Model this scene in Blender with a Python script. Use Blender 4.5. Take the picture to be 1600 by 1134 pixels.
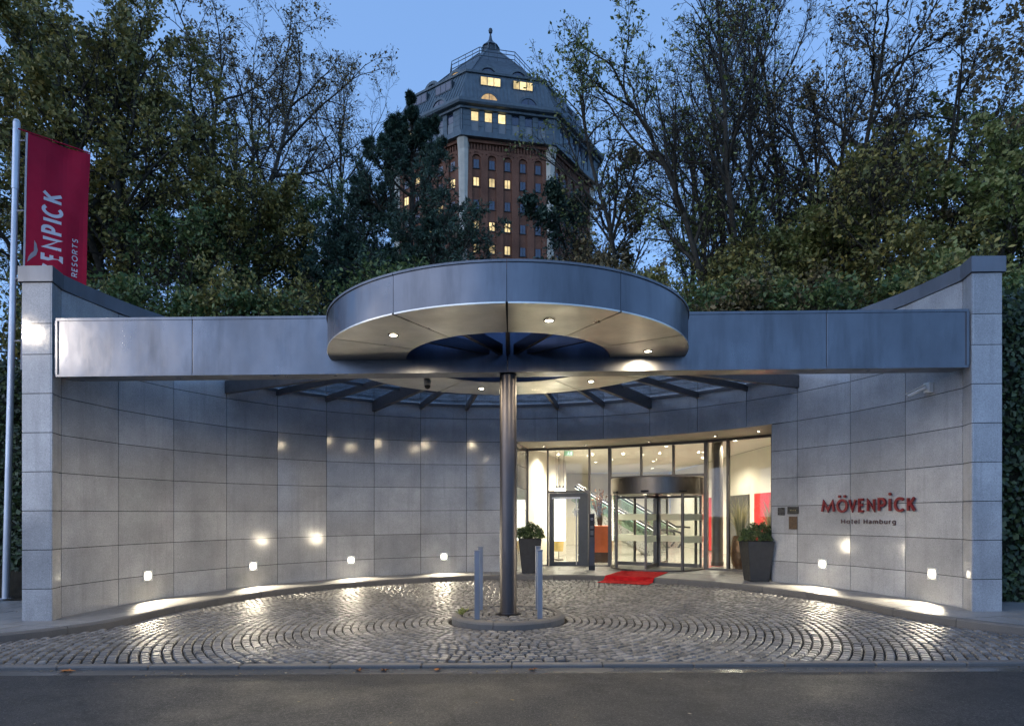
import bpy, bmesh, math, random
import numpy as np
from math import sin, cos, tan, atan, atan2, pi, radians, sqrt, hypot

random.seed(7); np.random.seed(7)
SC = bpy.context.scene
COL = SC.collection
for o in list(bpy.data.objects):
    bpy.data.objects.remove(o)

# ------------------------------------------------------------------ camera
FPX = 990.0                      # focal length in pixels of a 1600 px wide frame
CAMZ = 1.54
cam = bpy.data.cameras.new('camera')
cam.sensor_fit = 'HORIZONTAL'; cam.sensor_width = 36.0
cam.lens = 36.0 * FPX / 1600.0
cam.shift_y = (805 - 567) / 1600.0
cam.clip_start = 0.05; cam.clip_end = 3000
camo = bpy.data.objects.new('camera', cam); COL.objects.link(camo)
camo.location = (0, 0, CAMZ); camo.rotation_euler = (pi / 2, 0, 0)
SC.camera = camo

# ------------------------------------------------------------------ sky
SUN_EL, SUN_ROT = radians(20), radians(230)   # afterglow low behind the camera
W = bpy.data.worlds.new('World'); SC.world = W; W.use_nodes = True
nt = W.node_tree; nt.nodes.clear()
sky = nt.nodes.new('ShaderNodeTexSky'); sky.sky_type = 'NISHITA'; sky.sun_disc = False
sky.sun_elevation = SUN_EL; sky.sun_rotation = SUN_ROT
sky.altitude = 0; sky.air_density = 1.0; sky.dust_density = 0.5; sky.ozone_density = 3.0
bg = nt.nodes.new('ShaderNodeBackground'); bg.inputs[1].default_value = 0.15
wo = nt.nodes.new('ShaderNodeOutputWorld')
tc = nt.nodes.new('ShaderNodeTexCoord')                # even dusk sky: little change between horizon and zenith
vm = nt.nodes.new('ShaderNodeVectorMath'); vm.operation = 'ADD'; vm.inputs[1].default_value = (0, 0, .55)
vn = nt.nodes.new('ShaderNodeVectorMath'); vn.operation = 'NORMALIZE'
nt.links.new(tc.outputs['Generated'], vm.inputs[0]); nt.links.new(vm.outputs[0], vn.inputs[0]); nt.links.new(vn.outputs[0], sky.inputs['Vector'])
nt.links.new(sky.outputs[0], bg.inputs[0]); nt.links.new(bg.outputs[0], wo.inputs[0])

# ------------------------------------------------------------------ sun (below the roofs: only soft afterglow)
sun = bpy.data.lights.new('sun', 'SUN'); sun.energy = 0.10; sun.angle = radians(60); sun.color = (1.0, 0.80, 0.58)
suno = bpy.data.objects.new('sun', sun); COL.objects.link(suno)
suno.rotation_euler = (radians(90 - 20), 0, radians(-50)); suno.location = (0, -20, 20)

vs = SC.view_settings
SC.display_settings.display_device = 'sRGB'
vs.view_transform = 'Standard'; vs.look = 'None'; vs.gamma = 1.0; vs.use_curve_mapping = False
vs.exposure = 1.72
LK = 0.32                                             # lamp power scale for this exposure
SC.cycles.use_denoising = True
try:
    SC.cycles.denoiser = 'OPENIMAGEDENOISE'
except Exception:
    pass
SC.cycles.max_bounces = 6; SC.cycles.diffuse_bounces = 3; SC.cycles.glossy_bounces = 3; SC.cycles.transmission_bounces = 3; SC.cycles.transparent_max_bounces = 14
SC.cycles.use_adaptive_sampling = True; SC.cycles.adaptive_threshold = 0.02
SC.cycles.caustics_reflective = False; SC.cycles.caustics_refractive = False
SC.cycles.sample_clamp_indirect = 6.0
SC.cycles.sample_clamp_direct = 0.0

# ------------------------------------------------------------------ the lie of the land
KS = 0.0103
def K(x): return KS * x                              # the building follows the fall of the street
def G(x, y):                                         # paving level
    k = KS * min(1.0, max(0.42, (y - 6.0) / 3.6))
    xx = max(-12, min(12, x))
    return k * xx + 0.065 * min(1.3, max(0.0, (y - 9.7) / 7.0))
def RZ(x, y):                                        # road level
    return -0.135 + 0.0045 * max(-12, min(12, x)) - 0.006 * max(0, min(3.0, 6.9 - y))
def at(px, py, d):                                   # a point seen at photo pixel (px, py) at depth d
    return ((px - 799.5) * d / FPX, d, CAMZ + (805 - py) * d / FPX)

CX, CY, WR = 0.0, 9.6, 7.15                          # wall circle
TH = 1.2 / WR                                        # one slab
PCX, PCY = -0.06, 9.97                               # column
def wp(phi, r=WR): return (CX + r * sin(phi), CY + r * cos(phi))
def phi_at(px, r):                                   # angle on a circle about the wall centre seen at px
    lo, hi = -1.65, 1.65
    for _ in range(60):
        m = (lo + hi) / 2
        x, y = wp(m, r)
        if 799.5 + FPX * x / y < px: lo = m
        else: hi = m
    return (lo + hi) / 2

# ------------------------------------------------------------------ mesh builder
class MB:
    def __init__(s): s.v = []; s.f = []; s.sm = False
    def add(s, vs_, fs_):
        b = len(s.v); s.v.extend(vs_); s.f.extend([tuple(i + b for i in f) for f in fs_]); return s
    def hexa(s, b4, t4):                             # four bottom, four top points (same winding, ccw from above)
        return s.add(list(b4) + list(t4), [(3, 2, 1, 0), (4, 5, 6, 7), (0, 1, 5, 4), (1, 2, 6, 5), (2, 3, 7, 6), (3, 0, 4, 7)])
    def box(s, x0, x1, y0, y1, z0, z1):
        return s.hexa([(x0, y0, z0), (x1, y0, z0), (x1, y1, z0), (x0, y1, z0)], [(x0, y0, z1), (x1, y0, z1), (x1, y1, z1), (x0, y1, z1)])
    def beam(s, p, q, w, h, up=(0, 0, 1)):           # bar with a w x h section from p to q
        p = np.array(p, float); q = np.array(q, float); d = q - p; d /= np.linalg.norm(d)
        u = np.array(up, float); sx = np.cross(d, u); n = np.linalg.norm(sx)
        if n < 1e-6: sx = np.cross(d, (1, 0, 0)); n = np.linalg.norm(sx)
        sx /= n; uz = np.cross(sx, d)
        c = lambda o, a, b: tuple(o + sx * a * w / 2 + uz * b * h / 2)
        return s.hexa([c(p, -1, -1), c(p, 1, -1), c(q, 1, -1), c(q, -1, -1)], [c(p, -1, 1), c(p, 1, 1), c(q, 1, 1), c(q, -1, 1)])
    def tube(s, pts, rad, n=8, cap=True):
        pts = [np.array(p, float) for p in pts]
        if not hasattr(rad, '__len__'): rad = [rad] * len(pts)
        b = len(s.v); ref = None
        for i, p in enumerate(pts):
            d = pts[min(i + 1, len(pts) - 1)] - pts[max(i - 1, 0)]; d = d / (np.linalg.norm(d) + 1e-9)
            if ref is None:
                a = np.array((1, 0, 0)) if abs(d[0]) < .8 else np.array((0, 1, 0))
                u = np.cross(d, a)
            else:
                u = ref - d * np.dot(ref, d)
            u /= np.linalg.norm(u) + 1e-9; w = np.cross(d, u); ref = u
            for k in range(n):
                a = 2 * pi * k / n
                s.v.append(tuple(p + (u * cos(a) + w * sin(a)) * rad[i]))
        for i in range(len(pts) - 1):
            for k in range(n):
                k2 = (k + 1) % n
                s.f.append((b + i * n + k, b + i * n + k2, b + (i + 1) * n + k2, b + (i + 1) * n + k))
        if cap:
            s.f.append(tuple(b + k for k in reversed(range(n))))
            s.f.append(tuple(b + (len(pts) - 1) * n + k for k in range(n)))
        return s
    def lathe(s, prof, n=24, c=(0, 0, 0), a0=0.0, a1=2 * pi, close=True):   # prof: (r, z)
        b = len(s.v); full = abs(a1 - a0 - 2 * pi) < 1e-6; m = n if full else n + 1
        for r, z in prof:
            for k in range(m):
                a = a0 + (a1 - a0) * k / n
                s.v.append((c[0] + r * sin(a), c[1] + r * cos(a), c[2] + z))
        for i in range(len(prof) - 1):
            for k in range(n):
                k2 = (k + 1) % m if full else k + 1
                s.f.append((b + i * m + k, b + (i + 1) * m + k, b + (i + 1) * m + k2, b + i * m + k2))
        return s
    def arcbox(s, r0, r1, a0, a1, z0, z1, n=4, c=(CX, CY)):     # curved block
        b = len(s.v)
        for k in range(n + 1):
            a = a0 + (a1 - a0) * k / n
            for r, z in ((r0, z0), (r1, z0), (r1, z1), (r0, z1)):
                s.v.append((c[0] + r * sin(a), c[1] + r * cos(a), z))
        for k in range(n):
            i = b + k * 4; j = i + 4
            for q in range(4):
                q2 = (q + 1) % 4
                s.f.append((i + q, j + q, j + q2, i + q2))
        s.f.append((b, b + 1, b + 2, b + 3)); e = b + n * 4; s.f.append((e + 3, e + 2, e + 1, e))
        return s
    def prism(s, poly, z0, z1):                       # poly ccw (x, y)
        n = len(poly); b = len(s.v)
        s.v += [(x, y, z0) for x, y in poly] + [(x, y, z1) for x, y in poly]
        s.f.append(tuple(b + i for i in reversed(range(n)))); s.f.append(tuple(b + n + i for i in range(n)))
        for i in range(n):
            j = (i + 1) % n; s.f.append((b + i, b + j, b + n + j, b + n + i))
        return s
    def xform(s, fn): s.v = [tuple(fn(*p)) for p in s.v]; return s
    def shear(s): s.v = [(x, y, z + K(x)) for x, y, z in s.v]; return s
    def on_ground(s): s.v = [(x, y, z + G(x, y)) for x, y, z in s.v]; return s
    def build(s, name, mat, parent=None, loc=None, smooth=False, bevel=0.0, bseg=1, local=False):
        """link as ONE mesh object; vertices are world coordinates unless local"""
        me = bpy.data.meshes.new(name)
        o = (0, 0, 0)
        if not local:
            if loc is not None: o = loc
            elif parent is not None: o = wloc(parent)
        vv = s.v if local else [(x - o[0], y - o[1], z - o[2]) for x, y, z in s.v]
        me.from_pydata(vv, [], s.f); me.validate()
        bm = bmesh.new(); bm.from_mesh(me)
        bmesh.ops.recalc_face_normals(bm, faces=bm.faces)
        if bevel > 0:
            bmesh.ops.bevel(bm, geom=[e for e in bm.edges if len(e.link_faces) == 2 and e.calc_face_angle(0) > .5], offset=bevel, segments=bseg, profile=.5, affect='EDGES')
        bm.to_mesh(me); bm.free()
        if smooth:
            me.polygons.foreach_set('use_smooth', [True] * len(me.polygons))
            try: me.set_sharp_from_angle(angle=radians(40))
            except Exception: pass
        return link(me, name, mat, parent, loc if loc is not None else None, local)

WL = {}
def wloc(o):
    return WL.get(o.name, (0, 0, 0))
def link(me, name, mat, parent=None, loc=None, local=False):
    ob = bpy.data.objects.new(name, me); COL.objects.link(ob)
    if mat is not None and len(me.materials) == 0: me.materials.append(mat)
    base = wloc(parent) if parent is not None else (0, 0, 0)
    if loc is not None:
        ob.location = tuple(loc[i] - base[i] for i in range(3)) if not local else loc
    w = tuple(base[i] + ob.location[i] for i in range(3))
    if parent is not None: ob.parent = parent
    WL[ob.name] = w
    return ob
def tag(o, label=None, cat=None, group=None, kind=None):
    if label: o['label'] = label
    if cat: o['category'] = cat
    if group: o['group'] = group
    if kind: o['kind'] = kind
    return o
def thing(name, loc, label=None, cat=None, group=None, rz=0, kind=None):
    o = bpy.data.objects.new(name, None); COL.objects.link(o); o.location = loc; o.rotation_euler = (0, 0, rz)
    o.empty_display_size = .1
    WL[o.name] = tuple(loc)
    return tag(o, label, cat, group, kind)
def copy_tree(o, parent=None):
    c = o.copy(); COL.objects.link(c); c.parent = parent
    for ch in o.children: copy_tree(ch, c)
    return c
def fast_mesh(name, verts, faces4, mat, attr=None):
    """verts (n,3) array, faces (m,4) or (m,3) array"""
    me = bpy.data.meshes.new(name)
    n = len(verts); m, k = faces4.shape
    me.vertices.add(n); me.vertices.foreach_set('co', verts.astype(np.float32).ravel())
    me.loops.add(m * k); me.loops.foreach_set('vertex_index', faces4.astype(np.int32).ravel())
    me.polygons.add(m)
    me.polygons.foreach_set('loop_start', np.arange(0, m * k, k, dtype=np.int32))
    try: me.polygons.foreach_set('loop_total', np.full(m, k, dtype=np.int32))
    except Exception: pass
    me.update(calc_edges=True); me.validate()
    if mat: me.materials.append(mat)
    return me

# ------------------------------------------------------------------ materials
MATS = {}
class NT:
    def __init__(s, name):
        s.m = bpy.data.materials.new(name); s.m.use_nodes = True; s.t = s.m.node_tree; s.t.nodes.clear()
        s.out = s.t.nodes.new('ShaderNodeOutputMaterial')
    def n(s, typ, **kw):
        nd = s.t.nodes.new('ShaderNode' + typ)
        for k, v in kw.items():
            if k in ('op',): nd.operation = v
            elif k == 'blend': nd.blend_type = v
            elif k == 'dtype': nd.data_type = v
            else: setattr(nd, k, v)
        return nd
    def l(s, a, b): s.t.links.new(a, b)
    def val(s, sock, v):
        if hasattr(v, 'links') or hasattr(v, 'is_linked'): s.l(v, sock)
        else: sock.default_value = v
    def coord(s, kind='Object'):
        return s.n('TexCoord').outputs[kind]
    def geopos(s): return s.n('NewGeometry').outputs['Position']
    def noise(s, vec, scale, detail=3, rough=.5, dist=0.0):
        nd = s.n('TexNoise'); s.l(vec, nd.inputs['Vector'])
        nd.inputs['Scale'].default_value = scale; nd.inputs['Detail'].default_value = detail
        nd.inputs['Roughness'].default_value = rough; nd.inputs['Distortion'].default_value = dist
        return nd.outputs['Fac']
    def ramp(s, fac, stops):
        r = s.n('ValToRGB'); s.l(fac, r.inputs[0]); e = r.color_ramp.elements
        while len(e) < len(stops): e.new(.5)
        for i, (p, c) in enumerate(stops):
            e[i].position = p; e[i].color = (c, c, c, 1) if not hasattr(c, '__len__') else (*c, 1)
        return r.outputs[0]
    def mix(s, fac, a, b, blend='MIX'):
        m = s.n('MixRGB', blend=blend); s.val(m.inputs[0], fac)
        for i, c in ((1, a), (2, b)):
            if hasattr(c, 'is_linked'): s.l(c, m.inputs[i])
            else: m.inputs[i].default_value = (*c, 1)
        return m.outputs[0]
    def math(s, op, a, b=0.0):
        m = s.n('Math', op=op); s.val(m.inputs[0], a); s.val(m.inputs[1], b); return m.outputs[0]
    def bump(s, h, strength=.3, dist=.01):
        b = s.n('Bump'); b.inputs['Strength'].default_value = strength; b.inputs['Distance'].default_value = dist
        s.l(h, b.inputs['Height']); return b.outputs[0]
    def mapping(s, vec, scale=(1, 1, 1), rot=(0, 0, 0)):
        m = s.n('Mapping'); s.l(vec, m.inputs[0]); m.inputs['Scale'].default_value = scale; m.inputs['Rotation'].default_value = rot
        return m.outputs[0]
    def bsdf(s, col=(.5, .5, .5), rough=.5, metal=0.0, spec=.5, normal=None, emit=None, estr=0.0, coat=0.0, alpha=None, sheen=0):
        p = s.n('BsdfPrincipled')
        if hasattr(col, 'is_linked'): s.l(col, p.inputs['Base Color'])
        else: p.inputs['Base Color'].default_value = (*col, 1)
        s.val(p.inputs['Roughness'], rough); s.val(p.inputs['Metallic'], metal)
        p.inputs['Specular IOR Level'].default_value = spec
        if normal is not None: s.l(normal, p.inputs['Normal'])
        if emit is not None:
            p.inputs['Emission Color'].default_value = (*emit, 1); p.inputs['Emission Strength'].default_value = estr
        p.inputs['Coat Weight'].default_value = coat
        s.l(p.outputs[0], s.out.inputs[0]); return p
    def done(s): return s.m

def plain(name, col, rough=.5, metal=0.0, spec=.5, var=.08, scale=8.0, bump=0.0, bscale=60.0, dirt=0.0):
    if name in MATS: return MATS[name]
    t = NT(name); g = t.geopos()
    n1 = t.noise(g, scale, 5, .6)
    lo = tuple(max(0, c * (1 - var)) for c in col); hi = tuple(min(1, c * (1 + var)) for c in col)
    c = t.ramp(n1, [(.3, lo), (.7, hi)])
    if dirt > 0:
        c = t.mix(t.ramp(t.noise(g, scale * .37, 6, .7), [(.45, 0.0), (.75, dirt)]), c, tuple(x * .45 for x in col))
    r = t.ramp(t.noise(g, scale * 2.3, 4), [(.3, max(0.02, rough - .06)), (.7, min(1, rough + .08))])
    nm = t.bump(t.noise(g, bscale, 4, .6), bump, .01) if bump > 0 else None
    t.bsdf(c, r, metal, spec, nm); MATS[name] = t.done(); return MATS[name]

def emis(name, col, strength):
    if name in MATS: return MATS[name]
    t = NT(name); t.bsdf((.8, .8, .8), .4, emit=col, estr=strength * LK); MATS[name] = t.done(); return MATS[name]

def glassm(name, tint=(.92, .95, .95), gloss=(1, 1, 1), rough=0.0, dirt=0.0, ior=1.5):
    """pane of clear glass: fresnel mirror over a tinted see-through sheet"""
    if name in MATS: return MATS[name]
    t = NT(name)
    fr = t.n('Fresnel'); fr.inputs[0].default_value = ior
    tr = t.n('BsdfTransparent'); tr.inputs[0].default_value = (*tint, 1)
    gl = t.n('BsdfGlossy'); gl.inputs[0].default_value = (*gloss, 1); gl.inputs['Roughness'].default_value = rough
    m = t.n('MixShader'); bf = t.n('NewGeometry').outputs['Backfacing']
    t.l(t.math('MULTIPLY', fr.outputs[0], t.math('SUBTRACT', 1.0, bf)), m.inputs[0]); t.l(tr.outputs[0], m.inputs[1]); t.l(gl.outputs[0], m.inputs[2])
    last = m.outputs[0]
    if dirt > 0:
        g = t.geopos()
        df = t.n('BsdfDiffuse'); df.inputs[0].default_value = (.16, .15, .13, 1)
        m2 = t.n('MixShader'); t.l(t.ramp(t.noise(g, 3.2, 7, .72), [(.42, dirt * .15), (.72, dirt)]), m2.inputs[0])
        t.l(last, m2.inputs[1]); t.l(df.outputs[0], m2.inputs[2]); last = m2.outputs[0]
    t.l(last, t.out.inputs[0]); MATS[name] = t.done(); return MATS[name]

def make_granite(name, base, rough):
    t = NT(name); g = t.geopos()
    oi = t.n('ObjectInfo').outputs['Random']
    sp = t.noise(g, 62, 4, .9)
    c = t.ramp(sp, [(.28, tuple(b * .34 for b in base)), (.45, tuple(b * .92 for b in base)), (.58, base), (.72, tuple(min(1, b * 1.6) for b in base))])
    cl = t.noise(g, 1.3, 6, .65)
    c = t.mix(1.0, c, t.ramp(cl, [(.3, .74), (.7, 1.10)]), 'MULTIPLY')
    c = t.mix(1.0, c, t.ramp(oi, [(0, .82), (1, 1.07)]), 'MULTIPLY')
    st = t.noise(t.mapping(g, (6, 6, .35)), 1.0, 5, .7)            # rain streaks
    c = t.mix(t.ramp(st, [(.52, 0.0), (.78, .5)]), c, tuple(b * .5 for b in base))
    r = t.math('ADD', t.ramp(t.noise(g, 14, 5, .7), [(.3, rough - .02), (.7, rough + .06)]), t.ramp(oi, [(0, -.0), (1, .05)]))
    nm = t.bump(t.noise(g, 180, 2, .6), .05, .002)
    t.bsdf(c, r, 0, .5, nm); MATS[name] = t.done(); return t.m
GRANITE = make_granite('granite', (.41, .41, .41), .055)
JOINT = plain('joint_mortar', (.03, .03, .03), .95, 0, .1)

def make_steel(name, base, rough, wob=.35, streak=.1, metal=1.0):
    t = NT(name); g = t.geopos()
    s1 = t.noise(t.mapping(g, (2.2, 2.2, .6)), 1.6, 5, .6)
    cl = t.noise(g, .9, 5, .6)
    c = t.mix(1.0, t.ramp(s1, [(.3, tuple(b * (1 - streak) for b in base)), (.7, tuple(min(1, b * (1 + streak)) for b in base))]), t.ramp(cl, [(.3, .82), (.7, 1.05)]), 'MULTIPLY')
    r = t.ramp(t.noise(t.mapping(g, (1.6, 1.6, .7)), 1.5, 5, .6), [(.3, rough - .07), (.72, rough + .12)])
    sm = t.ramp(t.noise(t.mapping(g, (3.2, 3.2, .45)), 1.0, 6, .7), [(.48, 0.0), (.74, .55 if streak < .09 else .2)])   # drips and wiped patches
    c = t.mix(sm, c, tuple(b * .55 for b in base)); r = t.math('ADD', r, t.math('MULTIPLY', sm, .16))
    big = t.noise(g, .9, 3, .45)
    fine = t.noise(g, 260, 2, .5)
    nm = t.bump(t.math('ADD', t.math('MULTIPLY', big, 1.0), t.math('MULTIPLY', fine, .004)), wob, .06)
    t.bsdf(c, r, metal, .5, nm); MATS[name] = t.done(); return t.m
STEEL = make_steel('brushed_steel', (.165, .168, .182), .32, .55, .05)
STEEL_SOFFIT = make_steel('lit_steel_soffit', (.70, .67, .60), .34, .12)  # same steel, paler and warmer: light bounced off the paving put into its colour
STEEL_DARK = make_steel('column_steel', (.11, .10, .10), .36, .05)
GALV = make_steel('galvanised_steel', (.25, .265, .295), .45, .1, .15)
ALU = make_steel('white_aluminium', (.62, .63, .66), .4, .05, .05, .6)
FRAME = plain('window_frame_metal', (.12, .11, .10), .38, .6, .5, .1, 12)
RIBM = plain('rib_paint', (.085, .08, .08), .45, .2, .5, .15, 10, dirt=.3)
BLACKP = plain('black_plastic', (.015, .015, .016), .4)
DKPOT = plain('planter_concrete', (.035, .035, .036), .6, 0, .4, .15, 9, .2, 90)
WHITEP = plain('white_plastic', (.7, .7, .69), .35)
CAPM = make_steel('zinc_cap', (.17, .18, .20), .5, .2, .1, .5)
GLASS = glassm('clear_glass', (.93, .95, .94))
GLASS_ROOF = glassm('roof_glass', (.74, .80, .86), (.9, .95, 1), .02, .5)
GLASS_SKY = glassm('sky_tinted_glass', (.60, .70, .88), (.9, .95, 1), .02, .12)  # blue of the sky overhead is put into the tint
def make_frost():
    t = NT('frosted_film'); a = t.n('BsdfDiffuse'); a.inputs[0].default_value = (.6, .61, .57, 1); b = t.n('BsdfTranslucent'); b.inputs[0].default_value = (.85, .86, .80, 1)
    m = t.n('MixShader'); m.inputs[0].default_value = .7; t.l(a.outputs[0], m.inputs[1]); t.l(b.outputs[0], m.inputs[2]); t.l(m.outputs[0], t.out.inputs[0]); return t.done()
GLASS_FROST = make_frost()

# ================================================================== GROUND
def make_asphalt():
    t = NT('asphalt'); g = t.geopos()
    c = t.ramp(t.noise(g, 42, 5, .95), [(.38, (.008, .008, .009)), (.48, (.030, .0295, .029)), (.55, (.075, .073, .070)), (.62, (.24, .23, .21))])
    c = t.mix(1.0, c, t.ramp(t.noise(g, .55, 6, .65), [(.3, .42), (.7, .58)]), 'MULTIPLY')
    c = t.mix(t.ramp(t.noise(t.mapping(g, (.25, 2.6, 1)), 1.0, 5, .6), [(.5, 0.0), (.8, .4)]), c, (.018, .018, .019))
    vo = t.n('TexVoronoi'); vo.feature = 'DISTANCE_TO_EDGE'; vo.inputs['Scale'].default_value = .42
    wv = t.n('VectorMath', op='ADD'); nz = t.n('TexNoise'); nz.inputs['Scale'].default_value = 2.4; nz.inputs['Detail'].default_value = 6; t.l(g, nz.inputs['Vector'])
    t.l(g, wv.inputs[0]); t.l(nz.outputs['Color'], wv.inputs[1]); t.l(wv.outputs[0], vo.inputs['Vector'])
    c = t.mix(t.ramp(vo.outputs['Distance'], [(0.0, .85), (.012, 0.0)]), c, (.006, .006, .006))        # hair cracks
    pt_ = t.n('TexVoronoi'); pt_.inputs['Scale'].default_value = .22; t.l(t.mapping(g, (1, 2.2, 1)), pt_.inputs['Vector'])
    c = t.mix(1.0, c, t.ramp(pt_.outputs['Color'], [(.2, .80), (.8, 1.12)]), 'MULTIPLY')                 # old repairs
    sk = t.n('TexVoronoi'); sk.inputs['Scale'].default_value = 48; t.l(g, sk.inputs['Vector'])
    c = t.mix(t.ramp(sk.outputs['Distance'], [(.10, .8), (.22, 0.0)]), c, (.17, .165, .155))           # pale chippings
    r = t.ramp(t.noise(g, 1.4, 6, .7), [(.32, .55), (.7, .80)])
    t.bsdf(c, r, 0, .45, t.bump(t.noise(g, 42, 5, .95), .9, .012)); return t.done()
ASPHALT = make_asphalt()
def make_gutter():
    t = NT('wet_gutter_concrete'); g = t.geopos()
    c = t.ramp(t.noise(g, 60, 4, .7), [(.3, (.055, .054, .052)), (.7, (.11, .107, .10))])
    wet = t.ramp(t.noise(t.mapping(g, (.7, 2, 1)), 1.0, 4, .55), [(.38, .07), (.62, .34)])
    t.bsdf(c, wet, 0, .5, t.bump(t.noise(g, 90, 3, .6), .18, .004)); return t.done()
GUTTER = make_gutter()
def make_slab(name, base, rough):
    t = NT(name); g = t.geopos(); oi = t.n('ObjectInfo').outputs['Random']
    c = t.ramp(t.noise(g, 120, 3, .7), [(.3, tuple(b * .75 for b in base)), (.7, tuple(b * 1.2 for b in base))])
    c = t.mix(1.0, c, t.ramp(oi, [(0, .86), (1, 1.08)]), 'MULTIPLY')
    c = t.mix(t.ramp(t.noise(g, 2.1, 6, .7), [(.5, 0.0), (.78, .5)]), c, tuple(b * .5 for b in base))
    t.bsdf(c, t.ramp(t.noise(g, 5, 5, .6), [(.3, rough - .1), (.7, rough + .12)]), 0, .5, t.bump(t.noise(g, 130, 3, .6), .15, .004)); return t.done()
SLAB = make_slab('paving_slab', (.23, .225, .215), .5)
KERBM = make_slab('kerb_stone', (.115, .108, .10), .78)
def make_cobble():
    t = NT('cobble_granite'); g = t.geopos()
    rnd = t.n('NewGeometry').outputs['Random Per Island']; oi = t.n('ObjectInfo').outputs['Random']
    rr = t.math('FRACT', t.math('ADD', rnd, oi))
    c = t.ramp(rr, [(0, (.07, .066, .062)), (.35, (.11, .105, .098)), (.7, (.15, .143, .134)), (1, (.21, .20, .186))])
    c = t.mix(1.0, c, t.ramp(t.noise(g, 130, 3, .75), [(.3, .65), (.7, 1.25)]), 'MULTIPLY')
    c = t.mix(t.ramp(t.noise(g, .9, 5, .6), [(.42, 0.0), (.75, .35)]), c, (.07, .066, .06))
    r = t.ramp(t.noise(g, 3, 5, .6), [(.3, .40), (.7, .60)])
    t.bsdf(c, r, 0, .5, t.bump(t.noise(g, 70, 4, .7), .35, .006)); return t.done()
COBBLE = make_cobble()
SAND = plain('joint_sand', (.028, .026, .022), .95, 0, .2, .4, 25, .4, 120)
SOIL = plain('leaf_soil', (.035, .028, .018), .95, 0, .2, .4, 3, .5, 40)
GROUNDM = plain('distant_paving', (.07, .07, .068), .85, 0, .3, .25, .6)

def grid_sheet(name, mat, xs, ys, zf, keep=None, kind='structure', parent=None):
    nx, ny = len(xs), len(ys)
    v = [(x, y, zf(x, y)) for y in ys for x in xs]; f = []
    for j in range(ny - 1):
        for i in range(nx - 1):
            if keep is None or keep(xs[i], xs[i + 1], ys[j], ys[j + 1]):
                f.append((j * nx + i, j * nx + i + 1, (j + 1) * nx + i + 1, (j + 1) * nx + i))
    m = MB(); m.v = v; m.f = f
    o = m.build(name, mat, parent)
    if kind and parent is None: tag(o, kind=kind)
    return o

m = MB(); m.v = [(-900, -900, -.42), (900, -900, -.42), (900, 1500, -.42), (-900, 1500, -.42)]; m.f = [(0, 1, 2, 3)]
tag(m.build('ground', GROUNDM), 'wide flat ground running out to the horizon', kind='structure')
road = grid_sheet('road', ASPHALT, list(np.linspace(-60, 60, 61)), list(np.linspace(-30, 6.73, 60)), RZ)
tag(road, 'dark asphalt road in the foreground')
gut = grid_sheet('gutter', GUTTER, list(np.linspace(-20, 20, 81)), [6.70, 6.80, 6.90, 6.96], lambda x, y: RZ(x, y) + .004 - .010 * (1 - abs(y - 6.70) / .26))
tag(gut, 'damp concrete gutter strip between road and kerb')

# kerb line between cobbles and footway
KC, KR = (0.0, 9.70), 6.05
half = [(6.02, 10.2), (6.16, 9.6), (6.40, 9.08), (6.75, 8.62), (7.3, 8.18), (8.1, 7.82), (9.4, 7.52), (11.5, 7.34), (15.0, 7.28)]
arc = [(KC[0] + KR * sin(a), KC[1] + KR * cos(a)) for a in np.linspace(-radians(80), radians(80), 61)]
raw = [(-x, y) for x, y in reversed(half)] + arc + half
raw = np.array(raw)
def catmull(P, k=10):
    out = []
    for i in range(len(P) - 1):
        p0 = P[max(i - 1, 0)]; p1 = P[i]; p2 = P[i + 1]; p3 = P[min(i + 2, len(P) - 1)]
        for j in range(k):
            t_ = j / k
            out.append(.5 * ((2 * p1) + (-p0 + p2) * t_ + (2 * p0 - 5 * p1 + 4 * p2 - p3) * t_ ** 2 + (-p0 + 3 * p1 - 3 * p2 + p3) * t_ ** 3))
    out.append(P[-1]); return np.array(out)
KL = catmull(raw, 6)
seg = np.hypot(*(KL[1:] - KL[:-1]).T); KS_ = np.concatenate([[0], np.cumsum(seg)])
def kerb_pt(s):
    x = np.interp(s, KS_, KL[:, 0]); y = np.interp(s, KS_, KL[:, 1])
    e = .03; tx = np.interp(s + e, KS_, KL[:, 0]) - np.interp(s - e, KS_, KL[:, 0]); ty = np.interp(s + e, KS_, KL[:, 1]) - np.interp(s - e, KS_, KL[:, 1])
    n = hypot(tx, ty) or 1; return x, y, -ty / n, tx / n       # normal to the left of travel = away from the cobbles
def sdist(x, y):                                               # >0 on the footway side
    d2 = (KL[:, 0] - x) ** 2 + (KL[:, 1] - y) ** 2; i = int(np.argmin(d2)); i = min(max(i, 1), len(KL) - 2)
    t_ = KL[i + 1] - KL[i - 1]; t_ = t_ / np.hypot(*t_); nx, ny = -t_[1], t_[0]
    return (x - KL[i, 0]) * nx + (y - KL[i, 1]) * ny, KL[i], (nx, ny)

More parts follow.
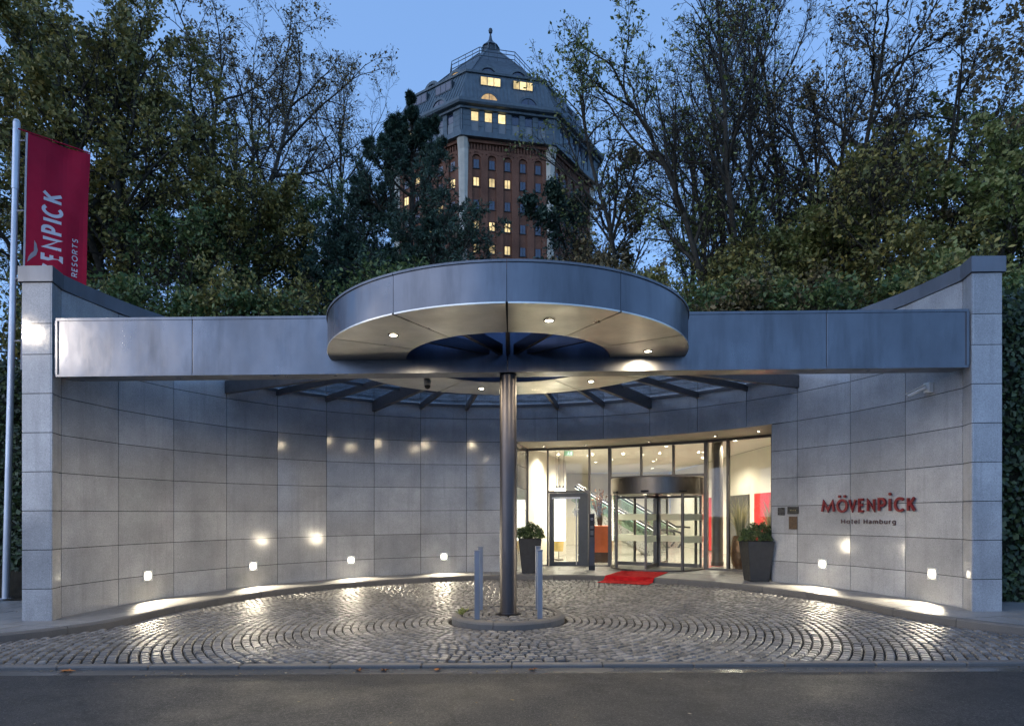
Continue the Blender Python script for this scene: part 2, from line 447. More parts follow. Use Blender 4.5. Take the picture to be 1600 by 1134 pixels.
kerb = thing('kerb', (0, 9.7, 0), 'curved stone kerb round the cobbled forecourt', kind='structure')
L = KS_[-1]; ns = int(L / 1.0)
for i in range(ns):
    s0 = L * i / ns + .004; s1 = L * (i + 1) / ns - .004
    m = MB(); q = 5
    jz = random.uniform(-.003, .003)
    for k in range(q):
        s = s0 + (s1 - s0) * k / (q - 1); x, y, nx, ny = kerb_pt(s)
        for off, z in ((0, -.17), (0, -.022), (.022, .003), (.125, .003), (.125, -.17)):
            X, Y = x + nx * off, y + ny * off
            m.v.append((X, Y, G(X, Y) + z + jz))
    for k in range(q - 1):
        for e in range(5):
            e2 = (e + 1) % 5; m.f.append((k * 5 + e, k * 5 + e2, (k + 1) * 5 + e2, (k + 1) * 5 + e))
    m.f.append((0, 1, 2, 3, 4)); b = (q - 1) * 5; m.f.append((b + 4, b + 3, b + 2, b + 1, b))
    m.build('kerb_stone', KERBM, kerb)
# straight edging along the road
edge = thing('road_edging', (0, 7.02, 0), 'low straight row of edging stones between cobbles and road', kind='structure')
x = -14.0
while x < 14:
    w = 1.0
    m = MB(); m.box(x + .004, x + w - .004, 6.955, 7.085, -.3, -.096 + random.uniform(-.003, .003))
    m.on_ground(); m.build('edging_stone', KERBM, edge, bevel=.012); x += w

# footway
pave = grid_sheet('footway', SAND, list(np.arange(-14.5, 14.51, .145)), list(np.arange(7.2, 18.3, .145)), lambda x, y: G(x, y) - .03,
    keep=lambda x0, x1, y0, y1: min(sdist(a, b)[0] for a in (x0, x1) for b in (y0, y1)) > .02 and not (y0 > 12.6 and hypot((x0 + x1) / 2, (y0 + y1) / 2 - CY) > 9.2) and not (abs(x0) > 8 and y0 > 12.4))
tag(pave, 'grey paved footway curving along the granite wall')
def slab_from_poly(poly):
    cx = sum(p[0] for p in poly) / len(poly); cy = sum(p[1] for p in poly) / len(poly)
    j = random.uniform(-.0015, .0015)
    m = MB(); m.prism(poly, -.05, 0.0 + j); m.on_ground()
    m.build('slab', SLAB, pave)
def inset(poly, g):
    cx = sum(p[0] for p in poly) / len(poly); cy = sum(p[1] for p in poly) / len(poly)
    out = []
    for px, py in poly:
        d = hypot(px - cx, py - cy); k = max(0, (d - g * 1.4) / d); out.append((cx + (px - cx) * k, cy + (py - cy) * k))
    return out
A0, A1 = -radians(79), radians(79)
for (r0, r1, n, a0, a1) in ((6.176, 7.40, 17, A0, A1), (7.40, 8.15, 10, -.01, radians(50)), (8.15, 8.95, 8, -.01, radians(50))):
    for i in range(n):
        p0 = a0 + (a1 - a0) * i / n; p1 = a0 + (a1 - a0) * (i + 1) / n
        pts = [(KC[0] + r0 * sin(p0 + (p1 - p0) * k / 4), KC[1] + r0 * cos(p0 + (p1 - p0) * k / 4)) for k in range(5)]
        pts += [(KC[0] + r1 * sin(p1 + (p0 - p1) * k / 4), KC[1] + r1 * cos(p1 + (p0 - p1) * k / 4)) for k in range(5)]
        slab_from_poly(inset(pts, .007)[::-1])
def clip(poly, o, n):                                           # keep the side n points to
    out = []
    for i in range(len(poly)):
        a, b = poly[i], poly[(i + 1) % len(poly)]
        da = (a[0] - o[0]) * n[0] + (a[1] - o[1]) * n[1]; db = (b[0] - o[0]) * n[0] + (b[1] - o[1]) * n[1]
        if da >= 0: out.append(a)
        if (da >= 0) != (db >= 0):
            t_ = da / (da - db); out.append((a[0] + (b[0] - a[0]) * t_, a[1] + (b[1] - a[1]) * t_))
    return out
y_end = KC[1] + 7.0 * cos(A1)
for sgn in (-1, 1):
    ca, sa = cos(sgn * radians(14)), sin(sgn * radians(14))
    for j in range(-12, 16):
        for i in range(-4, 18):
            ox = i * .80 + (j % 2) * .4; oy = j * .55
            base = [(ox, oy), (ox + .80, oy), (ox + .80, oy + .55), (ox, oy + .55)]
            poly = [(sgn * 6.0 + (x * ca - y * sa) * 1.0, 9.0 + x * sa + y * ca) for x, y in [(sgn * p[0], p[1]) for p in base]]
            if sgn < 0: poly = poly[::-1]
            cx = sum(p[0] for p in poly) / 4; cy = sum(p[1] for p in poly) / 4
            if abs(cx) > 13.8 or abs(cx) < 5.6 or cy > 12.7 or cy < 6.9: continue
            a = A1
            n1 = (sgn * cos(a), -sin(a))                         # behind this radial line the curved slabs take over
            if abs(cx) < 7.45: poly = clip(poly, (KC[0], KC[1]), n1)
            if len(poly) < 3: continue
            for _ in range(2):
                cx = sum(p[0] for p in poly) / len(poly); cy = sum(p[1] for p in poly) / len(poly)
                worst = min(poly, key=lambda p: sdist(*p)[0]); d, o, n = sdist(*worst)
                if d < .127:
                    poly = clip(poly, (o[0] + n[0] * .127, o[1] + n[1] * .127), n)
                if len(poly) < 3: break
            if len(poly) < 3: continue
            area = abs(sum(poly[k][0] * poly[(k + 1) % len(poly)][1] - poly[(k + 1) % len(poly)][0] * poly[k][1] for k in range(len(poly)))) / 2
            if area < .012: continue
            cx = sum(p[0] for p in poly) / len(poly); cy = sum(p[1] for p in poly) / len(poly)
            if sdist(cx, cy)[0] < .1: continue
            slab_from_poly(inset(poly, .007))

# cobbled forecourt
CB = -.10
fore = grid_sheet('cobbled_forecourt', SAND, list(np.arange(-14, 14.1, .25)), list(np.arange(7.0, 16.1, .25)), lambda x, y: G(x, y) + CB - .030,
    keep=lambda x0, x1, y0, y1: min(sdist(a, b)[0] for a in (x0, x1) for b in (y0, y1)) < .05)
tag(fore, 'forecourt of small granite cobbles laid in rings round the column')
def inside(x, y):
    return y > 7.13 and sdist(x, y)[0] < -.055
stones = []                                                       # (r0, r1, a0, a1, level)
r = .93; ring_i = 0
while r < 9.6:
    wr = random.uniform(.104, .120); a = random.uniform(0, 1); n = max(6, int(2 * pi * (r + wr / 2) / .130)); da = 2 * pi / n
    offs = np.cumsum(np.random.uniform(.8, 1.2, n)); offs = offs / offs[-1] * 2 * pi + a
    for k in range(n):
        a0 = offs[k - 1] if k else a; a1 = offs[k]
        am = (a0 + a1) / 2; x = PCX + (r + wr / 2) * sin(am); y = PCY + (r + wr / 2) * cos(am)
        if inside(x, y): stones.append((r, r + wr, a0, a1, CB))
    r += wr
isl = []
r = .20
while r < .74:
    wr = .105; n = max(7, int(2 * pi * (r + wr / 2) / .135)); a = random.uniform(0, 1)
    for k in range(n):
        isl.append((r, r + wr, a + 2 * pi * k / n, a + 2 * pi * (k + 1) / n, -.004))
    r += wr
def cobble_verts(r0, r1, a0, a1, lev):
    g = .0092; rm = (r0 + r1) / 2
    ga = g / rm
    R0, R1, B0, B1 = r0 + g, r1 - g, a0 + ga, a1 - ga
    jit = lambda: random.uniform(-.007, .007)
    cor = []
    for rr, aa in ((R0, B0), (R1, B0), (R1, B1), (R0, B1)):
        cor.append((PCX + rr * sin(aa) + jit(), PCY + rr * cos(aa) + jit()))
    cx = sum(c[0] for c in cor) / 4; cy = sum(c[1] for c in cor) / 4
    gz = G(cx, cy) + lev + random.uniform(-.005, .004); tx, ty = random.uniform(-.03, .03), random.uniform(-.03, .03)
    v = []
    for sc, z in ((1.0, -.045), (.96, -.016), (.72, 0.0)):
        for c in cor:
            X = cx + (c[0] - cx) * sc; Y = cy + (c[1] - cy) * sc
            v.append((X, Y, gz + z + (X - cx) * tx + (Y - cy) * ty))
    return v, (cx, cy, gz)
CF = [(0, 1, 5, 4), (1, 2, 6, 5), (2, 3, 7, 6), (3, 0, 4, 7), (4, 5, 9, 8), (5, 6, 10, 9), (6, 7, 11, 10), (7, 4, 8, 11), (8, 9, 10, 11)]
def near(s):
    am = (s[2] + s[3]) / 2; rr = (s[0] + s[1]) / 2; x = PCX + rr * sin(am); y = PCY + rr * cos(am)
    return y + (100 if abs(x) / y > .80 else 0)
stones.sort(key=near)
VAR = []
for k in range(10):                                               # shared meshes, unit footprint
    m = MB(); cor = [(-.5 + random.uniform(-.05, .05), -.5 + random.uniform(-.05, .05)), (.5 + random.uniform(-.05, .05), -.5 + random.uniform(-.05, .05)), (.5 + random.uniform(-.05, .05), .5 + random.uniform(-.05, .05)), (-.5 + random.uniform(-.05, .05), .5 + random.uniform(-.05, .05))]
    for sc, z in ((1.0, -.045), (.95, -.016), (.72, 0.0)):
        for c in cor: m.v.append((c[0] * sc, c[1] * sc, z))
    m.f = list(CF); me = bpy.data.meshes.new('cobble'); me.from_pydata(m.v, [], m.f)
    bm = bmesh.new(); bm.from_mesh(me); bmesh.ops.recalc_face_normals(bm, faces=bm.faces); bm.to_mesh(me); bm.free()
    me.materials.append(COBBLE); VAR.append(me)
for s in stones[:300]:
    am = (s[2] + s[3]) / 2; rr = (s[0] + s[1]) / 2; x = PCX + rr * sin(am); y = PCY + rr * cos(am)
    o = bpy.data.objects.new('cobble', random.choice(VAR)); COL.objects.link(o); o.parent = fore
    o.location = (x, y, G(x, y) + CB + random.uniform(-.005, .004)); o.rotation_euler = (random.uniform(-.03, .03), random.uniform(-.03, .03), -am)
    o.scale = (rr * (s[3] - s[2]) - .018, s[1] - s[0] - .018, 1)
m = MB()
for s in stones[300:] :
    v, _ = cobble_verts(*s); m.add(v, CF)
tag(m.build('cobbles', COBBLE, fore), 'the smaller looking cobbles farther from the road', kind='stuff')

# island round the column
island = thing('traffic_island', (PCX, PCY, G(0, PCY)), 'round cobbled island with stone kerb at the foot of the column', 'island')
m = MB(); m.lathe([(.80, -.05), (0.001, -.05)], 32, (PCX, PCY, 0)); m.v = [(x, y, z + G(x, y)) for x, y, z in m.v]
m.build('bed', SAND, island)
for i in range(6):
    a0 = 2 * pi * i / 6 + .25; a1 = a0 + 2 * pi / 6 - .008
    m = MB(); n = 8
    for k in range(n + 1):
        a = a0 + (a1 - a0) * k / n
        for rr, z in ((.765, -.2), (.885, -.2), (.885, -.035), (.868, -.008), (.845, .006), (.765, .006)):
            X = PCX + rr * sin(a); Y = PCY + rr * cos(a); m.v.append((X, Y, z + G(X, Y)))
    for k in range(n):
        for e in range(6):
            e2 = (e + 1) % 6; m.f.append((k * 6 + e, k * 6 + e2, (k + 1) * 6 + e2, (k + 1) * 6 + e))
    m.f.append(tuple(range(6))); m.f.append(tuple(n * 6 + e for e in reversed(range(6))))
    m.build('kerb_stone', KERBM, island)
for s in isl:
    v, c = cobble_verts(*s); m = MB(); m.add(v, CF); m.build('cobble', COBBLE, island)

# hillside behind the wall
def HZ(x, y):
    t_ = min(1, max(0, (y - 12.4) / 2.2)); s_ = t_ * t_ * (3 - 2 * t_)
    return -.06 + 4.7 * s_ + .20 * max(0, min(y, 62) - 17) + (.25 * sin(x * .7) * cos(y * .5) if y > 19 else 0)
xs = sorted(set(list(np.arange(-30, 30.1, 1.0)) + list(np.arange(-120, -30, 10)) + list(np.arange(31, 121, 10))))
ys = sorted(set(list(np.arange(12.0, 24, .5)) + list(np.arange(24, 70, 2)) + list(np.arange(70, 160, 10))))
hill = grid_sheet('hillside', SOIL, [float(a) for a in xs], [float(a) for a in ys], HZ,
    keep=lambda x0, x1, y0, y1: not (min(hypot(a, b - CY) for a in (x0, x1) for b in (y0, y1)) < 7.55 and y0 < 17.3) and not (-.5 < (x0 + x1) / 2 < 8.6 and y0 < 14.5))
tag(hill, 'wooded hillside rising behind the granite wall')

# ================================================================== GRANITE WALL
ROWS = [-.12, .49, 1.088, 1.686, 2.284, 2.882, 3.48, 4.078, 4.55, 5.18]
wall = thing('granite_wall', (0, 16.9, 0), 'tall curved wall of grey polished granite slabs round the forecourt', 'wall')
GAP = .0055
def quad_panel(p, q, z0, z1, thick=.03, name='panel', parent=wall, mat=GRANITE, proud=0.0):
    """flat slab between plan points p and q, its face on the line p-q, body to the left of travel"""
    dx, dy = q[0] - p[0], q[1] - p[1]; l = hypot(dx, dy); ux, uy = dx / l, dy / l; nx, ny = -uy, ux
    a = (p[0] + ux * GAP - nx * proud, p[1] + uy * GAP - ny * proud); b = (q[0] - ux * GAP - nx * proud, q[1] - uy * GAP - ny * proud)
    c = (b[0] + nx * thick, b[1] + ny * thick); d = (a[0] + nx * thick, a[1] + ny * thick)
    z0 += GAP; z1 -= GAP
    pts = [a, b, c, d]
    m = MB(); m.hexa([(x, y, z0 + K(x)) for x, y in pts], [(x, y, z1 + K(x)) for x, y in pts])
    cx, cy = (a[0] + b[0]) / 2, (a[1] + b[1]) / 2
    return m.build(name, mat, parent, loc=(cx, cy, z0 + K(cx)))
DOOR0, DOOR1 = .11, 5.5
for i in range(-9, 9):
    for r in range(9):
        z0, z1 = ROWS[r], ROWS[r + 1]
        spans = [(i, i + 1)]
        if r < 6:
            if i == 0: spans = [(0, DOOR0)]
            elif 1 <= i <= 4: spans = []
            elif i == 5: spans = [(DOOR1, 6)]
        for s0, s1 in spans:
            quad_panel(wp(s0 * TH), wp(s1 * TH), z0, z1, proud=random.uniform(-.0012, .0012))
PF = 9.70                                                          # front plane of the two wall ends
for sg in (-1, 1):
    e = wp(sg * 9 * TH); inner = (sg * 7.04, PF); outer = (sg * 7.505, PF)
    for r in range(9):
        if sg > 0:
            quad_panel(e, inner, ROWS[r], ROWS[r + 1]); quad_panel(inner, outer, ROWS[r], ROWS[r + 1])
            quad_panel(outer, (outer[0] + .1, PF + .9), ROWS[r], ROWS[r + 1])
        else:
            quad_panel(inner, e, ROWS[r], ROWS[r + 1]); quad_panel(outer, inner, ROWS[r], ROWS[r + 1])
            quad_panel((outer[0] - .1, PF + .9), outer, ROWS[r], ROWS[r + 1])
# core that shows dark in the joints
def core(a0, a1, z0, z1, n):
    m = MB(); m.arcbox(WR + .020, WR + .43, a0, a1, z0, z1, n); m.shear(); m.build('core', JOINT, wall)
core(-9 * TH, DOOR0 * TH, -.2, 5.17, 18); core(DOOR1 * TH, 9 * TH, -.2, 5.17, 8); core(DOOR0 * TH + .0005, DOOR1 * TH - .0005, 3.50, 5.17, 12)
for sg in (-1, 1):
    e = wp(sg * 9 * TH)
    poly = [(7.065, PF + .02), (7.49, PF + .02), (7.60, PF + .9), (7.57, 10.06), (7.18, 10.03), (7.15, 10.0)]
    poly = [(7.065, PF + .02), (7.485, PF + .02), (7.565, 10.02), (7.165, 10.02)]
    poly = [(sg * x, y) for x, y in poly]
    if sg < 0: poly = poly[::-1]
    m = MB(); m.prism(poly, -.2, 5.17); m.shear(); m.build('core', JOINT, wall)
# zinc capping
npc = 10
for i in range(npc):
    a0 = -9 * TH + 18 * TH * i / npc + .0006; a1 = -9 * TH + 18 * TH * (i + 1) / npc - .0006
    m = MB(); m.arcbox(WR - .035, WR + .47, a0, a1, 5.185, 5.42, 5); m.shear(); m.build('cap', CAPM, wall)
for sg in (-1, 1):
    poly = [(7.01, PF - .035), (7.54, PF - .035), (7.615, 10.03), (7.103, 10.03)]
    poly = [(sg * x, y) for x, y in poly]
    if sg < 0: poly = poly[::-1]
    m = MB(); m.prism(poly, 5.185, 5.422); m.shear(); m.build('cap', CAPM, wall)

# ------------------------------------------------------------------ recess and glazing of the entrance
RG = 8.75
CREAM = plain('cream_plaster', (.62, .56, .45), .6, 0, .3, .05, 4)
jl0, jl1 = wp(DOOR0 * TH), (.44, 18.35); jr0, jr1 = wp(DOOR1 * TH), (6.42, 15.56)
for r in range(6):
    quad_panel((jl0[0], jl0[1] + .03), jl1, ROWS[r], ROWS[r + 1])
    quad_panel(jr1, (jr0[0] + .01, jr0[1] + .03), ROWS[r], ROWS[r + 1])
sof = MB(); aL, aR = .0065, radians(48.5)
n = 12
pin = [wp(DOOR0 * TH + (DOOR1 - DOOR0) * TH * k / n, WR + .004) for k in range(n + 1)]
pout = [wp(-.02 + (aR + .03) * k / n, 9.05) for k in range(n + 1)]
for k in range(n + 1):
    sof.v.append((*pin[k], 3.478)); sof.v.append((*pout[k], 3.478)); sof.v.append((*pout[k], 3.52)); sof.v.append((*pin[k], 3.497))
for k in range(n):
    b = k * 4
    for e in range(4):
        e2 = (e + 1) % 4; sof.f.append((b + e, b + 4 + e, b + 4 + e2, b + e2))
sof.shear(); sofo = sof.build('entrance_soffit', CREAM, wall)

DOWN = emis('downlight_lamp', (1.0, .86, .62), 60)
def spot(name, loc, target, power, size, blend, color, radius, parent):
    l = bpy.data.lights.new(name, 'SPOT'); l.energy = power * LK; l.spot_size = radians(size); l.spot_blend = blend; l.color = color; l.shadow_soft_size = radius
    o = bpy.data.objects.new(name, l); COL.objects.link(o)
    if parent is not None:
        o.parent = parent; b = wloc(parent); o.location = (loc[0] - b[0], loc[1] - b[1], loc[2] - b[2])
    else: o.location = loc
    d = np.array(target, float) - np.array(loc, float); d /= np.linalg.norm(d)
    o.rotation_mode = 'QUATERNION'
    import mathutils
    o.rotation_quaternion = mathutils.Vector(d).to_track_quat('-Z', 'Y')
    return o
WARM = (1.0, .82, .55)
def downlight(root, x, y, z, power, r=.045, size=110, ring=STEEL, bl=.6, lampmat=DOWN, col=WARM):
    m = MB(); m.lathe([(r * .98, 0.0), (r * 1.45, 0.0), (r * 1.45, -.012), (r * 1.02, -.012), (r * .98, 0)], 16, (x, y, z)); d = m.build('downlight', ring, root)
    m = MB(); m.lathe([(0.0005, -.004), (r, -.004)], 14, (x, y, z)); m.build('lamp', lampmat, d)
    spot('downlight_glow', (x, y, z - .03), (x, y, 0), power, size, bl, col, r, d)
    return d
for px, py in ((849.6, 697), (914.6, 695), (1013.5, 689.7), (1117, 680.8), (1184.8, 673.4)):
    d = 1.938 * FPX / (805 - py - (px - 799.5) * .0103)
    x = (px - 799.5) * d / FPX
    downlight(sofo, x, d, 3.476 + K(x), 26, .04, 125)

glz = thing('entrance_glazing', (3.4, 17.6, .07), 'glazed entrance front with slim dark metal mullions in the wall opening', 'glazing')
def gphi(px): return phi_at(px, RG)
MP = [823.5, 855.5, 920.5, 952.5, 1103, 1137.5, 1208.5]
def mull(phi, w, z0, z1, dep=.12, parent=glz, r=RG, mat=FRAME, name='mullion'):
    x, y = wp(phi, r); ux, uy = cos(phi), -sin(phi); nx, ny = sin(phi), cos(phi)
    pts = [(x + ux * a * w / 2 + nx * b * dep / 2, y + uy * a * w / 2 + ny * b * dep / 2) for a, b in ((-1, -1), (1, -1), (1, 1), (-1, 1))]
    m = MB(); m.hexa([(a, b, z0) for a, b in pts], [(a, b, z1) for a, b in pts]); m.shear(); return m.build(name, mat, parent)
def bar(p0, p1, z0, z1, dep=.11, parent=glz, r=RG, mat=FRAME, name='transom'):
    a = wp(p0, r); b = wp(p1, r); m = MB()
    m.beam((a[0], a[1], (z0 + z1) / 2), (b[0], b[1], (z0 + z1) / 2), dep, z1 - z0); m.shear(); return m.build(name, mat, parent)
def pane(p0, p1, z0, z1, parent=glz, r=RG, mat=GLASS, t=.012, name='pane'):
    a = wp(p0, r); b = wp(p1, r); m = MB()
    m.beam((a[0], a[1], (z0 + z1) / 2), (b[0], b[1], (z0 + z1) / 2), t, z1 - z0); m.shear(); return m.build(name, mat, parent)
PH = [gphi(p) for p in MP]
FW = [.07, .05, .055, .09, .09, .06, .09]
for ph, w in zip(PH, FW): mull(ph, w, .03, 3.46)
for i in range(6):
    a0 = PH[i] + FW[i] / 2 / RG + .0003; a1 = PH[i + 1] - FW[i + 1] / 2 / RG - .0003
    bar(a0, a1, 3.40, 3.465)
    if i in (0, 2, 4, 5):
        bar(a0, a1, .03, .11); pane(a0, a1, .11, 3.40)
    if i == 1:
        bar(a0, a1, 2.17, 2.23); pane(a0, a1, 2.23, 3.40)
    if i == 3:
        bar(a0, a1, 2.53, 2.60)
        q = [a0, gphi(1001.5), gphi(1052), a1]
        for k in (1, 2): mull(q[k], .05, 2.60, 3.40)
        for k in range(3): pane(q[k] + (.003 if k else 0), q[k + 1] - (.003 if k < 2 else 0), 2.60, 3.40)
# side door
sd = thing('side_door', (*wp((PH[1] + PH[2]) / 2, RG), .07), 'grey framed single glass door left of the revolving door', 'door')
DOORG = plain('door_grey_metal', (.085, .088, .09), .4, .4)
a0 = PH[1] + .0045; a1 = PH[2] - .0045; span = a1 - a0
f0 = a0 + span * .08; f1 = a0 + span * .80
for (b0, b1) in ((a0, f0), (f1, a1)): bar(b0, b1, .05, 2.165, .09, sd, mat=DOORG, name='frame')
bar(f0, f1, 2.05, 2.165, .09, sd, mat=DOORG, name='frame'); bar(f0, f1, .05, .20, .07, sd, mat=DOORG, name='leaf_rail')
bar(f0, f0 + span * .05, .20, 2.05, .06, sd, mat=DOORG, name='leaf_stile'); bar(f1 - span * .05, f1, .20, 2.05, .06, sd, mat=DOORG, name='leaf_stile')
pane(f0 + span * .05, f1 - span * .05, .20, 2.05, sd)
bar(f0, f1, 2.0, 2.045, .10, sd, r=RG - .06, mat=ALU, name='door_closer')
hx, hy = wp(f1 - span * .09, RG - .09)
m = MB(); m.tube([(hx, hy, .12), (hx, hy, 2.0)], .017, 8); m.shear(); h = m.build('handle', ALU, sd)
for hz in (.4, 1.7):
    q = wp(f1 - span * .03, RG - .03); m = MB(); m.tube([(hx, hy, hz), (q[0], q[1], hz)], .01, 6); m.shear(); m.build('handle_bracket', ALU, h)
q0 = f1 - span * .16; bar(q0, q0 + span * .085, 1.52, 1.66, .004, sd, r=RG - .012, mat=WHITEP, name='sticker')

# intercom post
ix, iy = 2.125, 16.9; zb = G(ix, iy)
ip = thing('intercom_post', (ix, iy, zb), 'slim steel intercom post beside the side door', 'intercom')
m = MB(); m.box(ix - .075, ix + .075, iy - .05, iy + .05, zb + .12, zb + 1.50); m.build('post', STEEL_DARK, ip, bevel=.006)
m = MB(); m.box(ix - .08, ix + .08, iy - .055, iy + .055, zb, zb + .12); m.build('base', BLACKP, ip)
m = MB(); m.box(ix - .066, ix + .066, iy - .062, iy - .05, zb + .88, zb + 1.47); m.build('panel', BLACKP, ip, bevel=.004)
for k, (dz, h) in enumerate(((.93, .12), (1.10, .08))):
    m = MB(); m.box(ix - .04, ix + .04, iy - .072, iy - .062, zb + dz, zb + dz + h); m.build('keypad', plain('grey_plastic', (.12, .12, .12), .4), ip)
m = MB(); m.lathe([(.0005, 0), (.034, 0), (.034, .012), (.026, .012)], 16); m.xform(lambda x, y, z: (ix + x, iy - .062 - z, zb + 1.36 + y)); m.build('camera_eye', ALU, ip)

# revolving door
rx, ry, rr = 3.98, 17.39, 1.237; rphi = radians(27); zf = G(rx, ry); C = (rx, ry)
rev = thing('revolving_door', (rx, ry, zf), 'round revolving glass door with broad bronze metal head', 'revolving door')
BRONZE = make_steel('bronze_metal', (.19, .17, .15), .33, .05, .08)
def da(alpha): return pi + rphi - alpha               # lathe angle of an offset alpha from the outward direction
m = MB(); m.lathe([(.001, 2.06), (rr, 2.06), (rr + .015, 2.07), (rr + .015, 2.49), (rr, 2.505), (.001, 2.505)], 48, (rx, ry, K(rx))); head = m.build('head', BRONZE, rev, smooth=True)
for al in (-45, 45, 0):
    a = da(radians(al)); x = rx + (rr + .03) * sin(a); y = ry + (rr + .03) * cos(a)
    m = MB(); m.tube([(x - .1 * cos(a), y + .1 * sin(a), 2.13 + K(x)), (x + .1 * cos(a), y - .1 * sin(a), 2.13 + K(x))], .027, 8); m.build('sensor', BLACKP, head)
m = MB(); m.lathe([(rr - .03, 0.0), (rr + .03, 0.0), (rr + .03, .03), (rr - .03, .03), (rr - .03, 0)], 48, (rx, ry, zf)); m.build('floor_ring', FRAME, rev)
m = MB(); m.lathe([(rr - .03, .012), (.001, .012)], 32, (rx, ry, zf)); m.build('floor_mat', plain('door_mat', (.16, .155, .14), .9), rev)
for al in (-45, 45, 135, -135):
    a = da(radians(al)); x = rx + rr * sin(a); y = ry + rr * cos(a)
    m = MB(); m.tube([(x, y, zf + .03), (x, y, 2.06 + K(x))], .042, 8); m.build('post', FRAME, rev)
def curved(r0, a0, a1, z0, z1, n, mat, parent, name, t=.010):
    m = MB(); m.arcbox(r0, r0 + t, a0, a1, z0, z1, n, C); return m.build(name, mat, parent, smooth=False)
for sgn in (-1, 1):
    a0, a1 = sorted((da(radians(sgn * 47)), da(radians(sgn * 133))))
    g = curved(rr - .005, a0, a1, zf + .03, 2.06 + K(rx), 12, GLASS, rev, 'curved_pane')
    curved(rr - .012, a0 + .002, a1 - .002, zf + .72, zf + .89, 12, GLASS_FROST, g, 'frosted_band', .004)
    curved(rr - .012, a0 + .002, a1 - .002, zf + 1.30, zf + 1.47, 12, GLASS_FROST, g, 'frosted_band', .004)
for al in (0, 90, 180, 270):
    a = da(radians(al)); ex, ey = rx + (rr - .06) * sin(a), ry + (rr - .06) * cos(a); ux, uy = sin(a), cos(a)
    w = thing('wing', (rx, ry, zf)); w.parent = rev; w.location = (0, 0, 0)
    for nm_, d0, d1, z0, z1, th_, mt in (('outer_stile', rr - .10, rr - .045, .04, 1.96, .05, FRAME), ('inner_stile', .05, .10, .04, 1.96, .05, FRAME), ('rail', .10, rr - .10, .04, .14, .045, FRAME), ('rail', .10, rr - .10, 1.90, 1.96, .045, FRAME), ('pane', .10, rr - .10, .14, 1.90, .012, GLASS), ('frosted_band', .10, rr - .10, .72, .89, .016, GLASS_FROST), ('frosted_band', .10, rr - .10, 1.30, 1.47, .016, GLASS_FROST)):
        m = MB(); m.beam((rx + ux * d0, ry + uy * d0, zf + (z0 + z1) / 2), (rx + ux * d1, ry + uy * d1, zf + (z0 + z1) / 2), th_, z1 - z0); m.build(nm_, mt, w)
m = MB(); m.tube([(rx, ry, zf + .02), (rx, ry, zf + 2.0)], .045, 10); m.build('shaft', FRAME, rev)
for ang in (45, 225):
    x, y = rx + .6 * cos(radians(ang)), ry + .6 * sin(radians(ang))
    downlight(head, x, y, 2.055 + K(rx), 9, .05, 140)

# ================================================================== CANOPY
QX, QY = PCX, 9.95
can = thing('entrance_canopy', (PCX, PCY, G(PCX, PCY)), 'steel entrance canopy with long beam, round disc and single central column', 'canopy')
zc = G(PCX, PCY)
m = MB(); m.tube([(PCX, PCY, zc - .01), (PCX, PCY, 3.70), (PCX, PCY, 3.745)], [.131, .131, .131], 32); m.build('column', STEEL_DARK, can, smooth=True)
m = MB(); m.lathe([(.132, 0), (.15, 0), (.15, .02), (.132, .02)], 32, (PCX, PCY, zc)); m.build('column_collar', STEEL_DARK, can)
BX = [-7.03, -4.92, -.07, 4.84, 7.03]
for i in range(4):
    x0, x1 = BX[i] + .003, BX[i + 1] - .003
    m = MB(); m.box(x0, x1, 9.75, 10.15, 3.752, 4.63); m.shear(); b = m.build('beam', STEEL, can, bevel=.008, bseg=2)
    for z0, z1, pr in ((4.600, 4.640, .012), (3.742, 3.775, .012)):
        m = MB(); m.box(x0, x1, 9.75 - pr, 9.75 + .02, z0, z1); m.shear(); m.build('trim', STEEL, b)
for sg in (-1, 1):
    m = MB(); x0, x1 = sorted((sg * 6.985, sg * 7.034)); m.box(x0, x1, 9.732, 9.76, 3.776, 4.599); m.shear(); m.build('end_trim', STEEL, can)
RO, RI, ZS, ZT = 2.725, 1.58, 3.97, 4.43
QC = (QX, QY)
for k in range(12):
    a0, a1 = radians(30 * k) + .0012, radians(30 * k + 30) - .0012
    m = MB(); m.arcbox(RO - .02, RO, a0, a1, ZS + .008, ZT, 10, QC); m.shear(); fp = m.build('fascia_panel', STEEL, can, smooth=True)
    m = MB(); m.arcbox(RO - .03, RO + .016, a0, a1, ZT, ZT + .028, 10, QC); m.shear(); m.build('rim', CAPM, fp, smooth=True)
    g = .004
    m = MB(); m.arcbox(RI, RO + .006, a0 + g, a1 - g, ZS - .012, ZS + .006, 10, QC); m.shear(); m.build('soffit_panel', STEEL_SOFFIT, can)
    m = MB(); m.arcbox(RI - .016, RI - .002, a0, a1, ZS - .006, ZT - .01, 8, QC); m.shear(); m.build('inner_fascia', STEEL, can, smooth=True)
    m = MB(); m.arcbox(RI, RO - .04, a0, a1, ZT - .02, ZT - .002, 8, QC); m.shear(); m.build('top_sheet', CAPM, can)
    m = MB(); m.arcbox(.14, RI - .02, a0 + .004, a1 - .004, ZT - .10, ZT - .088, 5, QC); m.shear(); m.build('roof_pane', GLASS_SKY, can)
    if k not in (3, 9):
        a = radians(30 * k)
        p = (QX + .16 * sin(a), QY + .16 * cos(a), ZS + .12); q = (QX + (RI - .018) * sin(a), QY + (RI - .018) * cos(a), ZS + .20)
        m = MB(); m.beam(p, q, .06, .16); m.shear(); m.build('hub_rib', STEEL_DARK, can)
m = MB(); m.arcbox(RI, RO - .05, 0, 2 * pi - .0001, ZS + .008, ZS + .02, 48, QC); m.shear(); m.build('soffit_backing', JOINT, can)
